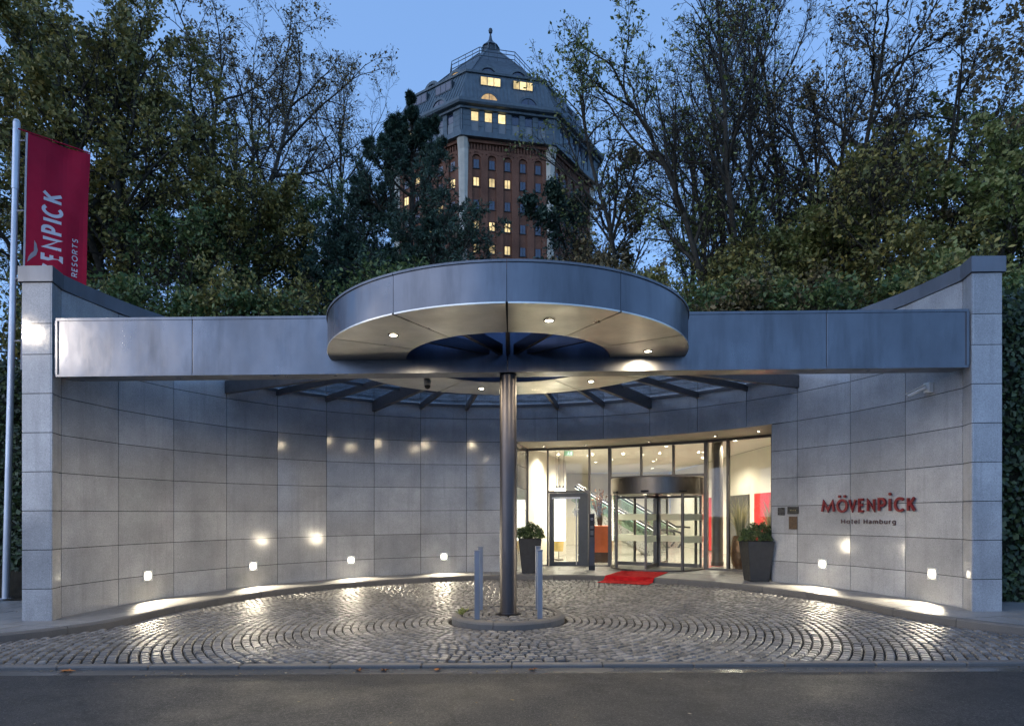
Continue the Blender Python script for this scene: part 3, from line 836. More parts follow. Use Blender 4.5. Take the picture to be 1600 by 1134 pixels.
for ang in (-14, 44, 105, 166, 225, 285):
    a = radians(ang); x, y = QX + 2.15 * sin(a), QY + 2.15 * cos(a)
    downlight(can, x, y, ZS - .014 + K(x), 170, .05, 177, STEEL, .38)
# radial ribs and glass between disc and wall
ZW, ZR = 4.44, 4.36
def ribend(n):
    w = wp(n * TH, WR - .005); dx, dy = w[0] - QX, w[1] - QY; l = hypot(dx, dy)
    return (QX + dx / l * (RO + .005), QY + dy / l * (RO + .005)), w, (dx / l, dy / l), l
for n in range(-6, 7):
    s, w, u, l = ribend(n); heavy = n % 3 == 0 and n != 0
    h = .26 if heavy else .13; wd = .10 if heavy else .075
    m = MB()
    m.beam((s[0], s[1], ZR - h / 2 + .02), (w[0], w[1], ZW - h / 2), wd, h); m.shear(); m.build('canopy_rib', RIBM, can)
    if n < 6:
        s2, w2, u2, l2 = ribend(n + 1)
        for t_ in (.0, .52, .985):
            P = lambda S, U, LL: (S[0] + U[0] * (LL - RO - .01) * t_, S[1] + U[1] * (LL - RO - .01) * t_, ZR + (ZW - ZR) * t_ - .02)
            p, q = P(s, u, l), P(s2, u2, l2)
            d = np.array(q) - np.array(p); d /= np.linalg.norm(d)
            p = np.array(p) + d * .055; q = np.array(q) - d * .055
            m = MB(); m.beam(p, q, .05, .06); m.shear(); m.build('purlin', RIBM, can)
        for t0, t1 in ((.0, .515), (.525, .99)):
            def PP(S, U, LL, t_): return np.array((S[0] + U[0] * (LL - RO - .01) * t_, S[1] + U[1] * (LL - RO - .01) * t_, ZR + (ZW - ZR) * t_ + .03))
            a, b, c, d = PP(s, u, l, t0), PP(s2, u2, l2, t0), PP(s2, u2, l2, t1), PP(s, u, l, t1)
            e = (b - a) / np.linalg.norm(b - a) * .006; f = (c - d) / np.linalg.norm(c - d) * .006
            bq = [a + e, b - e, c - f, d + f]
            m = MB(); m.hexa([tuple(p) for p in bq], [(p[0], p[1], p[2] + .014) for p in bq]); m.shear(); m.build('roof_pane', GLASS_ROOF, can)
# dome camera under the disc
x, y = -1.50, 11.25
dc = thing('dome_camera', (x, y, ZS - .02 + K(x)), 'small dome security camera under the canopy disc', 'security camera')
m = MB(); m.lathe([(.0005, .005), (.06, .005), (.065, -.06), (.055, -.09)], 20, (x, y, ZS - .02 + K(x))); m.build('housing', WHITEP, dc, smooth=True)
m = MB(); m.lathe([(.055, -.088), (.05, -.12), (.032, -.145), (.0005, -.155)], 20, (x, y, ZS - .02 + K(x))); m.build('dome', BLACKP, dc, smooth=True)

# ================================================================== WALL LIGHTS
def make_lens():
    t = NT('wall_light_lens'); v = t.n('VectorMath', op='LENGTH'); t.l(t.coord('Object'), v.inputs[0])     # bulb behind a frosted lens
    e = t.n('Emission'); e.inputs[0].default_value = (1.0, .90, .70, 1)
    t.l(t.math('MULTIPLY', t.ramp(v.outputs['Value'], [(0.0, 1.0), (.045, .75), (.075, .03), (.1, .012)]), 95 * LK), e.inputs[1]); t.l(e.outputs[0], t.out.inputs[0]); return t.done()
LENS = make_lens()
def wall_frame(phi, r=WR):                      # local frame on the wall face: origin, right, out
    n = math.floor(phi / TH); a, b = wp(n * TH, r), wp((n + 1) * TH, r); t_ = (phi / TH - n)
    o = (a[0] + (b[0] - a[0]) * t_, a[1] + (b[1] - a[1]) * t_); l = hypot(b[0] - a[0], b[1] - a[1])
    R = ((b[0] - a[0]) / l, (b[1] - a[1]) / l); return o, R, (R[1], -R[0])
def wall_box(m, phi, z, w, h, d0, d1):
    o, R, N = wall_frame(phi); k = K(o[0])
    pts = [(o[0] + R[0] * a * w / 2 + N[0] * d, o[1] + R[1] * a * w / 2 + N[1] * d) for a, d in ((-1, d1), (1, d1), (1, d0), (-1, d0))]
    m.hexa([(x, y, z - h / 2 + k) for x, y in pts], [(x, y, z + h / 2 + k) for x, y in pts]); return m
WLN = {-7.5: 'square wall light nearest the left end of the granite wall', -5.5: 'second square wall light from the left wall end', -3.5: 'third square wall light from the left wall end',
       -1.5: 'square wall light just left of the canopy column', 6.5: 'square wall light below the red lettering on the right wall', 8.5: 'square wall light nearest the right end of the granite wall'}
for n, lab in WLN.items():
    phi = n * TH; o, R, N = wall_frame(phi); z = .49; k = K(o[0])
    w = thing('wall_light', (o[0], o[1], z + k), lab, 'wall light', 'recessed lights low in the granite wall')
    m = MB(); wall_box(m, phi, z + .092, .20, .016, .0, .014); wall_box(m, phi, z - .092, .20, .016, .0, .014)
    for a in (-1, 1):
        ph2 = phi + a * .092 / WR; wall_box(m, ph2, z, .016, .167, .0, .014)
    m.build('frame', ALU, w)
    m = MB(); wall_box(m, phi, z, .166, .166, .001, .007); m.build('lens', LENS, w, loc=(o[0] + N[0] * .004, o[1] + N[1] * .004, z + k))
    p = (o[0] + N[0] * .03, o[1] + N[1] * .03, z + k + .02)
    spot('wall_light_glow', p, (p[0] + N[0] * .8, p[1] + N[1] * .8, p[2] - .56), 190, 106, .30, (1.0, .87, .64), .035, w)

# ================================================================== SIGNS
def ell(cx, cy, rx, ry, a0, a1, n=14):
    return [(cx + rx * cos(radians(a0 + (a1 - a0) * i / n)), cy + ry * sin(radians(a0 + (a1 - a0) * i / n))) for i in range(n + 1)]
GLY = {  # letters drawn as pen strokes in a unit box (x right, y up)
 'M': [[(.0, 0), (.13, 1), (.5, .12), (.87, 1), (1, 0)]], 'O': [ell(.5, .5, .5, .5, 90, 450, 28)], 'V': [[(0, 1), (.5, 0), (1, 1)]],
 'E': [[(1, 1), (0, 1), (0, 0), (1, 0)], [(.06, .53), (.85, .53)]], 'N': [[(0, 0), (0, 1), (1, 0), (1, 1)]],
 'P': [[(0, 0), (0, 1), (.5, 1)] + ell(.5, .72, .5, .28, 80, -80, 12) + [(.5, .44), (.05, .44)]], 'I': [[(.5, 0), (.5, 1)]],
 'C': [ell(.56, .5, .56, .5, 48, 312, 22)], 'K': [[(0, 0), (0, 1)], [(.95, 1), (.08, .46)], [(.30, .60), (1, 0)]],
 'H': [[(0, 0), (0, 1)], [(1, 0), (1, 1)], [(.04, .5), (.96, .5)]], 'T': [[(0, 1), (1, 1)], [(.5, 0), (.5, .96)]], 'L': [[(0, 1), (0, 0), (1, 0)]],
 'R': [[(0, 0), (0, 1), (.5, 1)] + ell(.5, .74, .5, .26, 80, -80, 12) + [(.5, .48), (.05, .48)], [(.45, .46), (1, 0)]],
 'S': [ell(.5, .75, .46, .25, 40, 255, 12) + ell(.5, .25, .48, .25, 90, -145, 14)],
 'o': [ell(.5, .36, .5, .36, 90, 450, 20)], 't': [[(.4, .98), (.4, .12), (.6, 0), (1, 0)], [(0, .72), (1, .72)]], 'e': [[(.02, .38), (1, .38)] + ell(.5, .36, .5, .36, 12, 318, 18)],
 'l': [[(.5, 0), (.5, 1)]], 'a': [[(.1, .66), (.4, .72), (.75, .68), (.95, .52), (.95, 0)], ell(.48, .2, .46, .2, 55, 330, 14)], 'm': [[(0, 0), (0, .72)], [(.02, .5), (.25, .71), (.5, .55), (.5, 0)], [(.52, .5), (.75, .71), (1, .55), (1, 0)]],
 'b': [[(0, 0), (0, 1)], ell(.5, .36, .48, .36, 160, -160, 18)], 'u': [[(0, .72), (0, .2), (.4, 0), (.95, .2)], [(1, .72), (1, 0)]], 'r': [[(0, 0), (0, .72)], [(.03, .45), (.4, .7), (1, .7)]],
 'g': [ell(.48, .36, .48, .36, 20, 340, 18), [(1, .72), (1, -.1), (.8, -.27), (.4, -.3), (.05, -.22)]],
}
GW = {'M': 1.1, 'O': .9, 'I': .12, 'C': .72, 'E': .52, 'N': .74, 'P': .55, 'K': .66, 'V': .8, 'H': .7, 'T': .7, 'L': .5, 'R': .62, 'S': .55, 'o': .62, 't': .34, 'e': .6, 'l': .1, 'a': .52, 'm': .95, 'b': .6, 'u': .55, 'r': .32, 'g': .58}
def stroke_letter(ch, w, h, t, depth, dots=None):
    """one letter as a mesh: x right, y up, z out of the wall"""
    m = MB()
    for si, poly in enumerate(GLY[ch]):
        P = [np.array((x * (w - t) + t / 2, (y * (h - t) + t / 2))) for x, y in poly]
        closed = np.linalg.norm(P[0] - P[-1]) < 1e-6
        if closed: P = P[:-1]
        n = len(P); Lp, Rp = [], []
        for i in range(n):
            a = P[i - 1] if (closed or i > 0) else None; b = P[(i + 1) % n] if (closed or i < n - 1) else None
            d0 = (P[i] - a) / (np.linalg.norm(P[i] - a) + 1e-9) if a is not None else None
            d1 = (b - P[i]) / (np.linalg.norm(b - P[i]) + 1e-9) if b is not None else None
            if d0 is None: d0 = d1
            if d1 is None: d1 = d0
            nv = np.array((-(d0 + d1)[1], (d0 + d1)[0])); nv /= np.linalg.norm(nv) + 1e-9
            c = max(.38, float(np.dot(nv, np.array((-d1[1], d1[0]))))); o = nv * (t / 2 / c)
            l_, r_ = P[i] + o, P[i] - o
            if ch != 'g': l_[1] = min(h, max(0, l_[1])); r_[1] = min(h, max(0, r_[1]))
            Lp.append(l_); Rp.append(r_)
        z0, z1 = 0.0, depth + si * .0006; b0 = len(m.v)
        for l, r_ in zip(Lp, Rp): m.v += [(l[0], l[1], z0), (r_[0], r_[1], z0), (r_[0], r_[1], z1), (l[0], l[1], z1)]
        for i in range(n if closed else n - 1):
            a = b0 + i * 4; b = b0 + ((i + 1) % n) * 4
            for e in range(4):
                e2 = (e + 1) % 4; m.f.append((a + e, b + e, b + e2, a + e2))
        if not closed: m.f.append((b0, b0 + 1, b0 + 2, b0 + 3)); e = b0 + (n - 1) * 4; m.f.append((e + 3, e + 2, e + 1, e))
    for dx, dy in (dots or []):
        b = len(m.v); r_ = t * .62; n = 12
        m.v += [(dx + r_ * cos(2 * pi * k / n), dy + r_ * sin(2 * pi * k / n), z) for z in (0, depth) for k in range(n)]
        m.f.append(tuple(b + k for k in reversed(range(n)))); m.f.append(tuple(b + n + k for k in range(n)))
        for k in range(n): m.f.append((b + k, b + (k + 1) % n, b + n + (k + 1) % n, b + n + k))
    return m
SIGNRED = plain('sign_red', (.16, .012, .016), .4, .1)
LX = [('M', 492, 612), ('O', 625, 720), ('V', 730, 805), ('E', 822, 880), ('N', 902, 975), ('P', 1000, 1070), ('I', 1090, 1118), ('C', 1140, 1230), ('K', 1258, 1338)]
sp = phi_at(1362, WR); so, _, _ = wall_frame(sp)
sign = thing('hotel_sign', (so[0], so[1], 1.53 + K(so[0])), 'dark red raised capital lettering on the right granite wall', 'sign')
CAPH = .267
for ch, c0, c1 in LX:
    p0, p1 = phi_at(1200 + c0 / 5.671, WR), phi_at(1200 + c1 / 5.671, WR)
    o0, R, N = wall_frame((p0 + p1) / 2); w = (p1 - p0) * WR
    dots = {'O': [(w * .26, CAPH + .05), (w * .74, CAPH + .05)], 'I': [(w * .5, CAPH + .06)]}.get(ch)
    m = stroke_letter(ch, w, CAPH, .045, .03, dots)
    def fn(x, y, z):
        a = x - w / 2; d = .035 + z
        return o0[0] + R[0] * a + N[0] * d, o0[1] + R[1] * a + N[1] * d, 1.53 + K(o0[0]) + y
    m.xform(fn); m.build('letter', SIGNRED, sign)
    m = MB()
    for zz in (.05, .2): wall_box(m, (p0 + p1) / 2 + (.0 if ch not in 'MVNKP' else -.3 * (p1 - p0)), 1.53 + zz, .012, .012, 0, .036)
    m.build('standoff', ALU, sign)
SIGNGREY = plain('sign_brown_grey', (.085, .045, .045), .4, .3)
sub = thing('name_lettering', (so[0], so[1], 1.31 + K(so[0])), 'small thin lettering below the red capitals on the wall', 'sign')
def advance(body, gap=.26, space=.5):
    pos, x = [], 0.0
    for ch in body:
        if ch == ' ': pos.append(None); x += space; continue
        pos.append(x); x += GW[ch] + gap
    return pos, x - gap
body = 'Hotel Hamburg'; pos, tot = advance(body, .30, .6)
P0, P1 = phi_at(1315.5, WR), phi_at(1401, WR); HH = .095; kx = (P1 - P0) * WR / tot
for ch, x0 in zip(body, pos):
    if x0 is None: continue
    w = max(.012, GW[ch] * kx); ph = P0 + (x0 * kx + w / 2) / WR; o0, R, N = wall_frame(ph)
    m = stroke_letter(ch, w, HH, .012, .012)
    m.xform(lambda x, y, z: (o0[0] + R[0] * (x - w / 2) + N[0] * (.012 + z), o0[1] + R[1] * (x - w / 2) + N[1] * (.012 + z), 1.31 + K(o0[0]) + y)); m.build('letter', SIGNGREY, sub)
# plaques by the door
def plaque(px, py, w, h, mat, label, stars=False):
    ph = phi_at(px, WR); o, R, N = wall_frame(ph); z = CAMZ + (805 - py - (px - 799.5) * .0103) * o[1] / FPX
    t_ = thing('plaque', (o[0], o[1], z + K(o[0])), label, 'plaque')
    m = MB(); wall_box(m, ph, z, w, h, .002, .022); m.build('plate', mat, t_)
    if stars:
        gm = plain('brass', (.45, .34, .14), .3, .9)
        for k in range(4):
            q = o[0] + R[0] * (k - 1.5) * .035, o[1] + R[1] * (k - 1.5) * .035
            m = MB(); vs_ = []
            for j in range(10):
                rr_ = .014 if j % 2 == 0 else .006; a = pi / 2 + j * pi / 5
                vs_.append((q[0] + R[0] * rr_ * cos(a) + N[0] * .026, q[1] + R[1] * rr_ * cos(a) + N[1] * .026, z + K(o[0]) + rr_ * sin(a)))
            vs_.append((q[0] + N[0] * .029, q[1] + N[1] * .029, z + K(o[0])))
            m.add(vs_, [(j, (j + 1) % 10, 10) for j in range(10)]); m.build('star', gm, t_)
plaque(1221.5, 798.5, .15, .165, plain('plaque_dark', (.022, .022, .024), .3), 'small square dark plaque nearest the entrance glazing')
plaque(1239.5, 797, .25, .155, plain('plaque_black', (.012, .012, .012), .22), 'black plaque with a row of gold stars', True)
plaque(1239.5, 816.5, .18, .27, plain('plaque_bronze', (.075, .05, .032), .4, .6, .5, .4, 40), 'upright bronze plaque below the starred plaque')

# wall camera
ph = phi_at(1456, WR); o, R, N = wall_frame(ph); zc2 = CAMZ + (805 - 606 - 6.8) * o[1] / FPX
cc = thing('wall_camera', (o[0], o[1], zc2 + K(o[0])), 'white bullet security camera on a bracket high on the right wall', 'security camera')
m = MB(); wall_box(m, ph, zc2, .13, .17, 0, .09); m.build('bracket_box', WHITEP, cc, bevel=.008)
b0 = np.array((o[0] + N[0] * .13 - R[0] * .02, o[1] + N[1] * .13 - R[1] * .02, zc2 + K(o[0]) - .01))
dirv = np.array((-R[0] * .85 + N[0] * .45, -R[1] * .85 + N[1] * .45, -.38)); dirv /= np.linalg.norm(dirv)
m = MB(); m.tube([b0 - dirv * .05, b0 + dirv * .24], .034, 14); m.build('camera_body', WHITEP, cc, smooth=True)
m = MB(); m.beam(b0 - dirv * .04 + np.array((0, 0, .04)), b0 + dirv * .28 + np.array((0, 0, .04)), .085, .008); m.build('sunshield', WHITEP, cc)
m = MB(); m.tube([b0 + dirv * .2402, b0 + dirv * .246], .027, 12); m.build('lens', BLACKP, cc)

# ================================================================== BOLLARDS, MAT, PLANTERS
BL = [(-.52, 9.47, 'galvanised bollard at the front left of the column'), (-.517, 10.44, 'galvanised bollard at the back left of the column'),
      (.416, 9.47, 'galvanised bollard at the front right of the column'), (.427, 10.44, 'galvanised bollard at the back right of the column')]
first = None
for x, y, lab in BL:
    z = G(x, y) - .02
    if first is None:
        t_ = thing('bollard', (x, y, z), lab, 'bollard', 'square steel bollards round the column')
        m = MB(); m.box(x - .04, x + .04, y - .04, y + .04, z - .02, z + 1.03); m.build('post', GALV, t_, bevel=.006)
        m = MB(); m.box(x - .045, x + .045, y - .045, y + .045, z + 1.03, z + 1.045); m.build('cap', GALV, t_, bevel=.003); first = t_
    else:
        c = copy_tree(first); c.location = (x, y, z); c['label'] = lab
REDMAT = plain('red_carpet', (.40, .012, .014), .95, 0, .1, .3, 9, .5, 160, .45)
u = np.array((-sin(rphi), -cos(rphi))); vv = np.array((cos(rphi), -sin(rphi))); S = np.array((rx, ry)) + u * 1.285
m = MB()
dkerb = None
path = []
for k in range(14):
    s = .115 * k; path.append(s)
prof = []
for s in list(np.arange(0, 1.30, .1)) + [1.30, 1.33, 1.36, 1.50, 1.65, 1.80, 1.92]:
    prof.append(s)
nw = 9
for s in prof:
    for j in range(nw):
        w = (j / (nw - 1) - .5) * 1.2
        p = S + u * s + vv * w
        sd_ = sdist(*p)[0]
        lvl = .011 if sd_ > .0 else (CB + .016)
        if -.035 < sd_ <= 0: lvl = .011 + (CB + .005) * (-sd_ / .035)
        m.v.append((p[0], p[1], G(*p) + lvl + .002 * random.random()))
for i in range(len(prof) - 1):
    for j in range(nw - 1):
        m.f.append((i * nw + j, i * nw + j + 1, (i + 1) * nw + j + 1, (i + 1) * nw + j))
rm = m.build('red_carpet', REDMAT, loc=(S[0], S[1], G(*S)), smooth=False); tag(rm, 'red carpet runner laid from the revolving door over the kerb', 'carpet')
sol = rm.modifiers.new('thick', 'SOLIDIFY'); sol.thickness = .010; sol.offset = 1

def leaf_cloud(pts, nrm, size, jitter=.5, aspect=.55, up=.2):
    """rhombus leaves at pts; returns verts, faces"""
    n = len(pts); d = np.random.normal(size=(n, 3)); d /= np.linalg.norm(d, axis=1)[:, None]
    if nrm is not None:
        nn = nrm + np.random.normal(size=(n, 3)) * jitter
    else:
        nn = np.random.normal(size=(n, 3)); nn[:, 2] += up
    nn /= np.linalg.norm(nn, axis=1)[:, None] + 1e-9
    a = np.cross(nn, d); a /= np.linalg.norm(a, axis=1)[:, None] + 1e-9
    b = np.cross(nn, a)
    s = (size * np.random.uniform(.45, 1.5, n))[:, None] if np.isscalar(size) else size[:, None]
    v = np.stack([pts - a * s, pts - b * s * aspect, pts + a * s, pts + b * s * aspect], 1).reshape(-1, 3)
    f = np.arange(n * 4).reshape(n, 4)
    return v, f
def make_leafmat(name, stops, rough=.5, trans=.25):
    t = NT(name); rnd = t.n('NewGeometry').outputs['Random Per Island']
    c = t.ramp(rnd, stops)
    p = t.bsdf(c, rough, 0, .35)
    tl = t.n('BsdfTranslucent'); t.l(c, tl.inputs[0])
    mx = t.n('MixShader'); mx.inputs[0].default_value = trans; t.l(p.outputs[0], mx.inputs[1]); t.l(tl.outputs[0], mx.inputs[2]); t.l(mx.outputs[0], t.out.inputs[0])
    return t.done()
BOXLEAF = make_leafmat('planter_leaf', [(0, (.03, .05, .018)), (.5, (.06, .10, .03)), (1, (.14, .18, .07))])
def planter(x, y, label):
    z = G(x, y); t_ = thing('planter', (x, y, z), label, 'planter', 'tall dark planters beside the entrance')
    m = MB(); h = .88; a, b = .205, .295
    def ring(r_, zz): return [(x - r_, y - r_, z + zz), (x + r_, y - r_, z + zz), (x + r_, y + r_, z + zz), (x - r_, y + r_, z + zz)]
    m.hexa(ring(a, 0.0), ring(b, h)); pot = m.build('pot', DKPOT, t_, bevel=.012, bseg=2)
    m = MB()
    m.hexa(ring(b - .03, h + .001), ring(b - .028, h + .008)); m.build('soil', SOIL, pot)
    n = 3200; d = np.random.normal(size=(n, 3)); d /= np.linalg.norm(d, axis=1)[:, None]; d[:, 2] = np.abs(d[:, 2]) * 1.0 - .12
    lump = 1 + .20 * np.sin(d[:, 0] * 6 + x * 3) * np.cos(d[:, 1] * 5 + x) + .12 * np.sin(d[:, 2] * 9 + d[:, 0] * 4)
    rad = np.random.uniform(.5, 1.12, n) ** .45 * lump
    pts = d * rad[:, None] * np.array((.36, .36, .33)) + np.array((x, y, z + h + .06)) - np.array((x, y, z))
    v, f = leaf_cloud(pts, d, .024, .7); me = fast_mesh('bush', v, f, BOXLEAF); bu = link(me, 'bush', None, t_)
    m = MB()
    for k in range(14):
        aa = random.uniform(0, 2 * pi); m.tube([(x + .03 * cos(aa), y + .03 * sin(aa), z + h), (x + .22 * cos(aa), y + .22 * sin(aa), z + h + random.uniform(.1, .3))], .006, 4)
    m.build('stems', plain('stem_bark', (.05, .035, .02), .8), bu)
planter(.46, 16.35, 'dark planter with clipped bush left of the side door')
planter(5.42, 14.05, 'dark planter with clipped bush right of the revolving door')
# small grey bin behind the right planter
x, y = 5.92, 14.45; z = G(x, y)
bn = thing('ash_bin', (x, y, z), 'small light grey bin half hidden behind the right planter', 'bin')
gm = plain('bin_grey', (.30, .30, .29), .5)
m = MB(); m.box(x - .12, x + .12, y - .12, y + .12, z, z + .62); m.build('body', gm, bn, bevel=.01)
m = MB(); m.box(x - .13, x + .13, y - .13, y + .13, z + .622, z + .66); m.build('lid', gm, bn, bevel=.006)

# ================================================================== STREET LAMP (left of the picture; its light and mirror image show on the left wall end)
lx, ly = -9.7, 7.75; lz = G(lx, ly)
sl = thing('street_lamp', (lx, ly, lz), 'street lamp at the kerb left of the wall end', 'street lamp')
m = MB(); m.tube([(lx, ly, lz), (lx, ly, lz + 1.0), (lx, ly, lz + 5.2), (lx + .03, ly - .4, lz + 5.42), (lx + .06, ly - .75, lz + 5.45)], [.07, .06, .045, .04, .035], 12); m.build('post', GALV, sl, smooth=True)
m = MB(); m.hexa([(lx - .07, ly - 1.15, lz + 5.36), (lx + .19, ly - 1.15, lz + 5.36), (lx + .19, ly - .65, lz + 5.36), (lx - .07, ly - .65, lz + 5.36)], [(lx - .02, ly - 1.1, lz + 5.5), (lx + .14, ly - 1.1, lz + 5.5), (lx + .12, ly - .65, lz + 5.52), (lx, ly - .65, lz + 5.52)]); hd = m.build('lamp_head', GALV, sl, bevel=.01)
m = MB(); m.box(lx - .03, lx + .15, ly - 1.1, ly - .75, lz + 5.335, lz + 5.358); m.build('lens', emis('street_lamp_lens', (1.0, .88, .72), 60), hd)
pl = bpy.data.lights.new('street_lamp_glow', 'POINT'); pl.energy = 330 * LK; pl.color = (1.0, .86, .70); pl.shadow_soft_size = .12
po = bpy.data.objects.new('street_lamp_glow', pl); COL.objects.link(po); po.parent = hd; po.location = (lx + .06 - lx, ly - .92 - ly, 5.26)

# ================================================================== FLAGPOLE AND BANNER
fp = thing('flagpole', (-9.75, 12.2, G(-9.75, 12.2)), 'tall white flagpole beside the left end of the wall', 'flagpole')
zb = G(-9.75, 12.2)
pb, pt = np.array((-9.75, 12.2, zb)), np.array((-9.535, 12.2, 9.1))
m = MB(); q = pb + (pt - pb) * .86
m.tube([pb, pb + (pt - pb) * .5, q], [.062, .056, .05], 16); m.build('shaft', ALU, fp, smooth=True)
m = MB(); m.tube([q, pt], [.060, .060], 16); m.build('top_sleeve', ALU, fp, smooth=True)
m = MB(); m.tube([pt, pt + (0, 0, .05)], [.066, .04], 16); m.build('cap', ALU, fp, smooth=True)
m = MB(); m.tube([pb, pb + (0, 0, .03)], .13, 16); m.build('base_plate', ALU, fp)
BANRED = plain('banner_red', (.40, .010, .036), .75, 0, .2, .12, 2)
BANEDGE = plain('banner_hem', (.5, .45, .45), .7)
BANWHITE = plain('banner_white', (.62, .58, .60), .7)
BANGREY = plain('banner_emblem', (.30, .25, .27), .7)
def lean(z): return (pt[0] - pb[0]) * (z - zb) / (9.1 - zb)
bz1, bz0 = 8.91, 4.35
e0 = np.array((-9.36 - lean(8.91), 12.2)); e1 = np.array((-8.65 - lean(8.91), 12.98))
BW = float(np.hypot(*(e1 - e0)))
def bpt(u_, z, off=0.0):                          # u across (metres from the pole edge), z height
    d = (e1 - e0) / BW; nrm = np.array((d[1], -d[0]))
    wv = (.055 * sin(u_ * 5.2 + z * .9) + .03 * sin(u_ * 11 - z * 1.7)) * (u_ / BW) + .015 * sin(z * 2.1)
    p = e0 + d * u_ + nrm * (wv + off); return (p[0] + lean(z), p[1], z - .03 * sin(pi * u_ / BW) * 0)
ban = thing('banner', (e0[0] + lean(bz0), e0[1], bz0), 'red vertical hotel banner with white lettering on the flagpole', 'banner')
nu, nz = 14, 40
def cloth(u0, u1, z0, z1, off, nu, nz):
    m = MB()
    for j in range(nz + 1):
        for i in range(nu + 1):
            m.v.append(bpt(u0 + (u1 - u0) * i / nu, z0 + (z1 - z0) * j / nz, off))
    for j in range(nz):
        for i in range(nu):
            m.f.append((j * (nu + 1) + i, j * (nu + 1) + i + 1, (j + 1) * (nu + 1) + i + 1, (j + 1) * (nu + 1) + i))
    return m
cl = cloth(.03, BW, bz0, bz1, 0, nu, nz).build('cloth', BANRED, ban); sm_ = cl.modifiers.new('thick', 'SOLIDIFY'); sm_.thickness = .004
hm = cloth(0, .03, bz0, bz1, 0, 1, nz).build('hem', BANEDGE, ban); sm_ = hm.modifiers.new('thick', 'SOLIDIFY'); sm_.thickness = .008
m = MB(); m.tube([bpt(-.12, bz1 + .02), bpt(BW, bz1 + .02)], .014, 8); m.build('top_rod', BANRED, ban)
for z in (8.75, 7.4, 6.1, 4.9):
    a = bpt(-.01, z); b = (pb[0] + lean(z), 12.2, z); m = MB(); m.tube([a, b], .012, 6); m.tube([(b[0] - .066, b[1], z - .012), (b[0] + .066, b[1], z - .012)], .012, 6); m.build('tie', BANEDGE, ban)
def banner_text(body, u0, u1, ztop, length, mat, name, t, visible):
    pos, tot = advance(body, .22, .45); cut = pos[len(body) - visible]; k = length / (tot - cut)
    dots = None
    for ch, x0 in zip(body, pos):
        if x0 is None: continue
        w = max(t, GW[ch] * k); zs = ztop - (tot - x0) * k
        m = stroke_letter(ch, w, u1 - u0, t, .001, [(w * .28, (u1 - u0) * 1.16), (w * .72, (u1 - u0) * 1.16)] if ch == 'O' and name == 'letter' else None)
        m.xform(lambda x, y, z: bpt(u1 - y, zs + x, .006 + z)); m.build(name, mat, ban)
banner_text('MOVENPICK', .27, .63, 7.93, 1.38, BANWHITE, 'letter', .062, 6)
banner_text('HOTELS RESORTS', .79, .90, 7.14, .77, BANWHITE, 'small_letter', .018, 7)
# small gull shaped emblem
m = MB(); prof = [(.06, 6.33), (.13, 6.42), (.20, 6.50), (.225, 6.60), (.20, 6.72), (.165, 6.78), (.185, 6.66), (.17, 6.58), (.12, 6.52), (.08, 6.44)]
m.v = [bpt(a, b + .10, .008) for a, b in prof] + [bpt(.16, 6.62, .010)]; m.f = [(i, (i + 1) % 10, 10) for i in range(10)]
m.build('emblem', BANGREY, ban)

# ================================================================== LOBBY
LWALL = plain('lobby_wall_cream', (.60, .57, .50), .55, 0, .3, .04, 2)
LCEIL = plain('lobby_ceiling', (.62, .59, .53), .7, 0, .3, .03, 2)
LFLOOR = plain('lobby_floor_stone', (.30, .29, .27), .14, 0, .5, .12, 3)
REDW = plain('red_wall_panel', (.42, .014, .016), .5, 0, .4, .06, 3)
DKW = plain('dark_wall_panel', (.07, .068, .065), .5)
def zone(r): return [wp(radians(48.2) * k / 20 + .0, r) for k in range(21)]
m = MB(); fr = zone(RG - .02); poly = fr + [(7.72, 15.2), (7.72, 31), (-3, 31), (-3, 22), (.2, 18.4)]
m.prism(poly[::-1], -.12, .004); m.on_ground(); tag(m.build('lobby_floor', LFLOOR), 'polished stone floor of the lit lobby', kind='structure')
m = MB(); fr = zone(RG + .12); poly = fr + [(7.72, 15.2), (7.72, 31), (-3, 31), (-3, 22), (.2, 18.4)]
m.prism(poly[::-1], 3.56, 3.66); m.shear(); lceil = m.build('lobby_ceiling', LCEIL); tag(lceil, 'cream lobby ceiling with small downlights', kind='structure')
def vwall(name, p, q, z0, z1, mat, t=.1, parent=None, label=None):
    m = MB(); m.beam((p[0], p[1], (z0 + z1) / 2), (q[0], q[1], (z0 + z1) / 2), t, z1 - z0); m.shear(); o = m.build(name, mat, parent)
    if parent is None: tag(o, label, kind='structure')
    return o
lw_left = vwall('lobby_wall_left', (.36, 18.45), (2.0, 24.0), .0, 3.555, LWALL, .1, None, 'cream side wall of the lobby on the left')
lw_r = vwall('lobby_wall_right', (7.78, 15.3), (7.78, 31), .0, 3.555, LWALL, .1, None, 'cream side wall of the lobby on the right')
vwall('lobby_wall_back', (-3.1, 31.05), (7.72, 31.05), .0, 3.555, LWALL, .1, None, 'cream back wall of the lobby')
vwall('lobby_wall_return', (-3.05, 22), (-3.05, 31), .0, 3.555, LWALL, .1, None, 'cream far left wall of the lobby')
vwall('lobby_wall_front', (-3.1, 21.95), (1.34, 21.95), .0, 3.555, LWALL, .1, None, 'cream wall behind the left lobby wall')
vwall('red_panel', (7.70, 18.7), (7.70, 20.1), .1, 2.15, REDW, .04, lw_r); vwall('dark_doorway', (7.70, 20.6), (7.70, 22.4), .09, 2.15, DKW, .04, lw_r); vwall('red_panel', (7.70, 23.2), (7.70, 25.2), .1, 2.15, REDW, .04, lw_r)
LAMPI = emis('lobby_lamp', (1.0, .88, .66), 30)
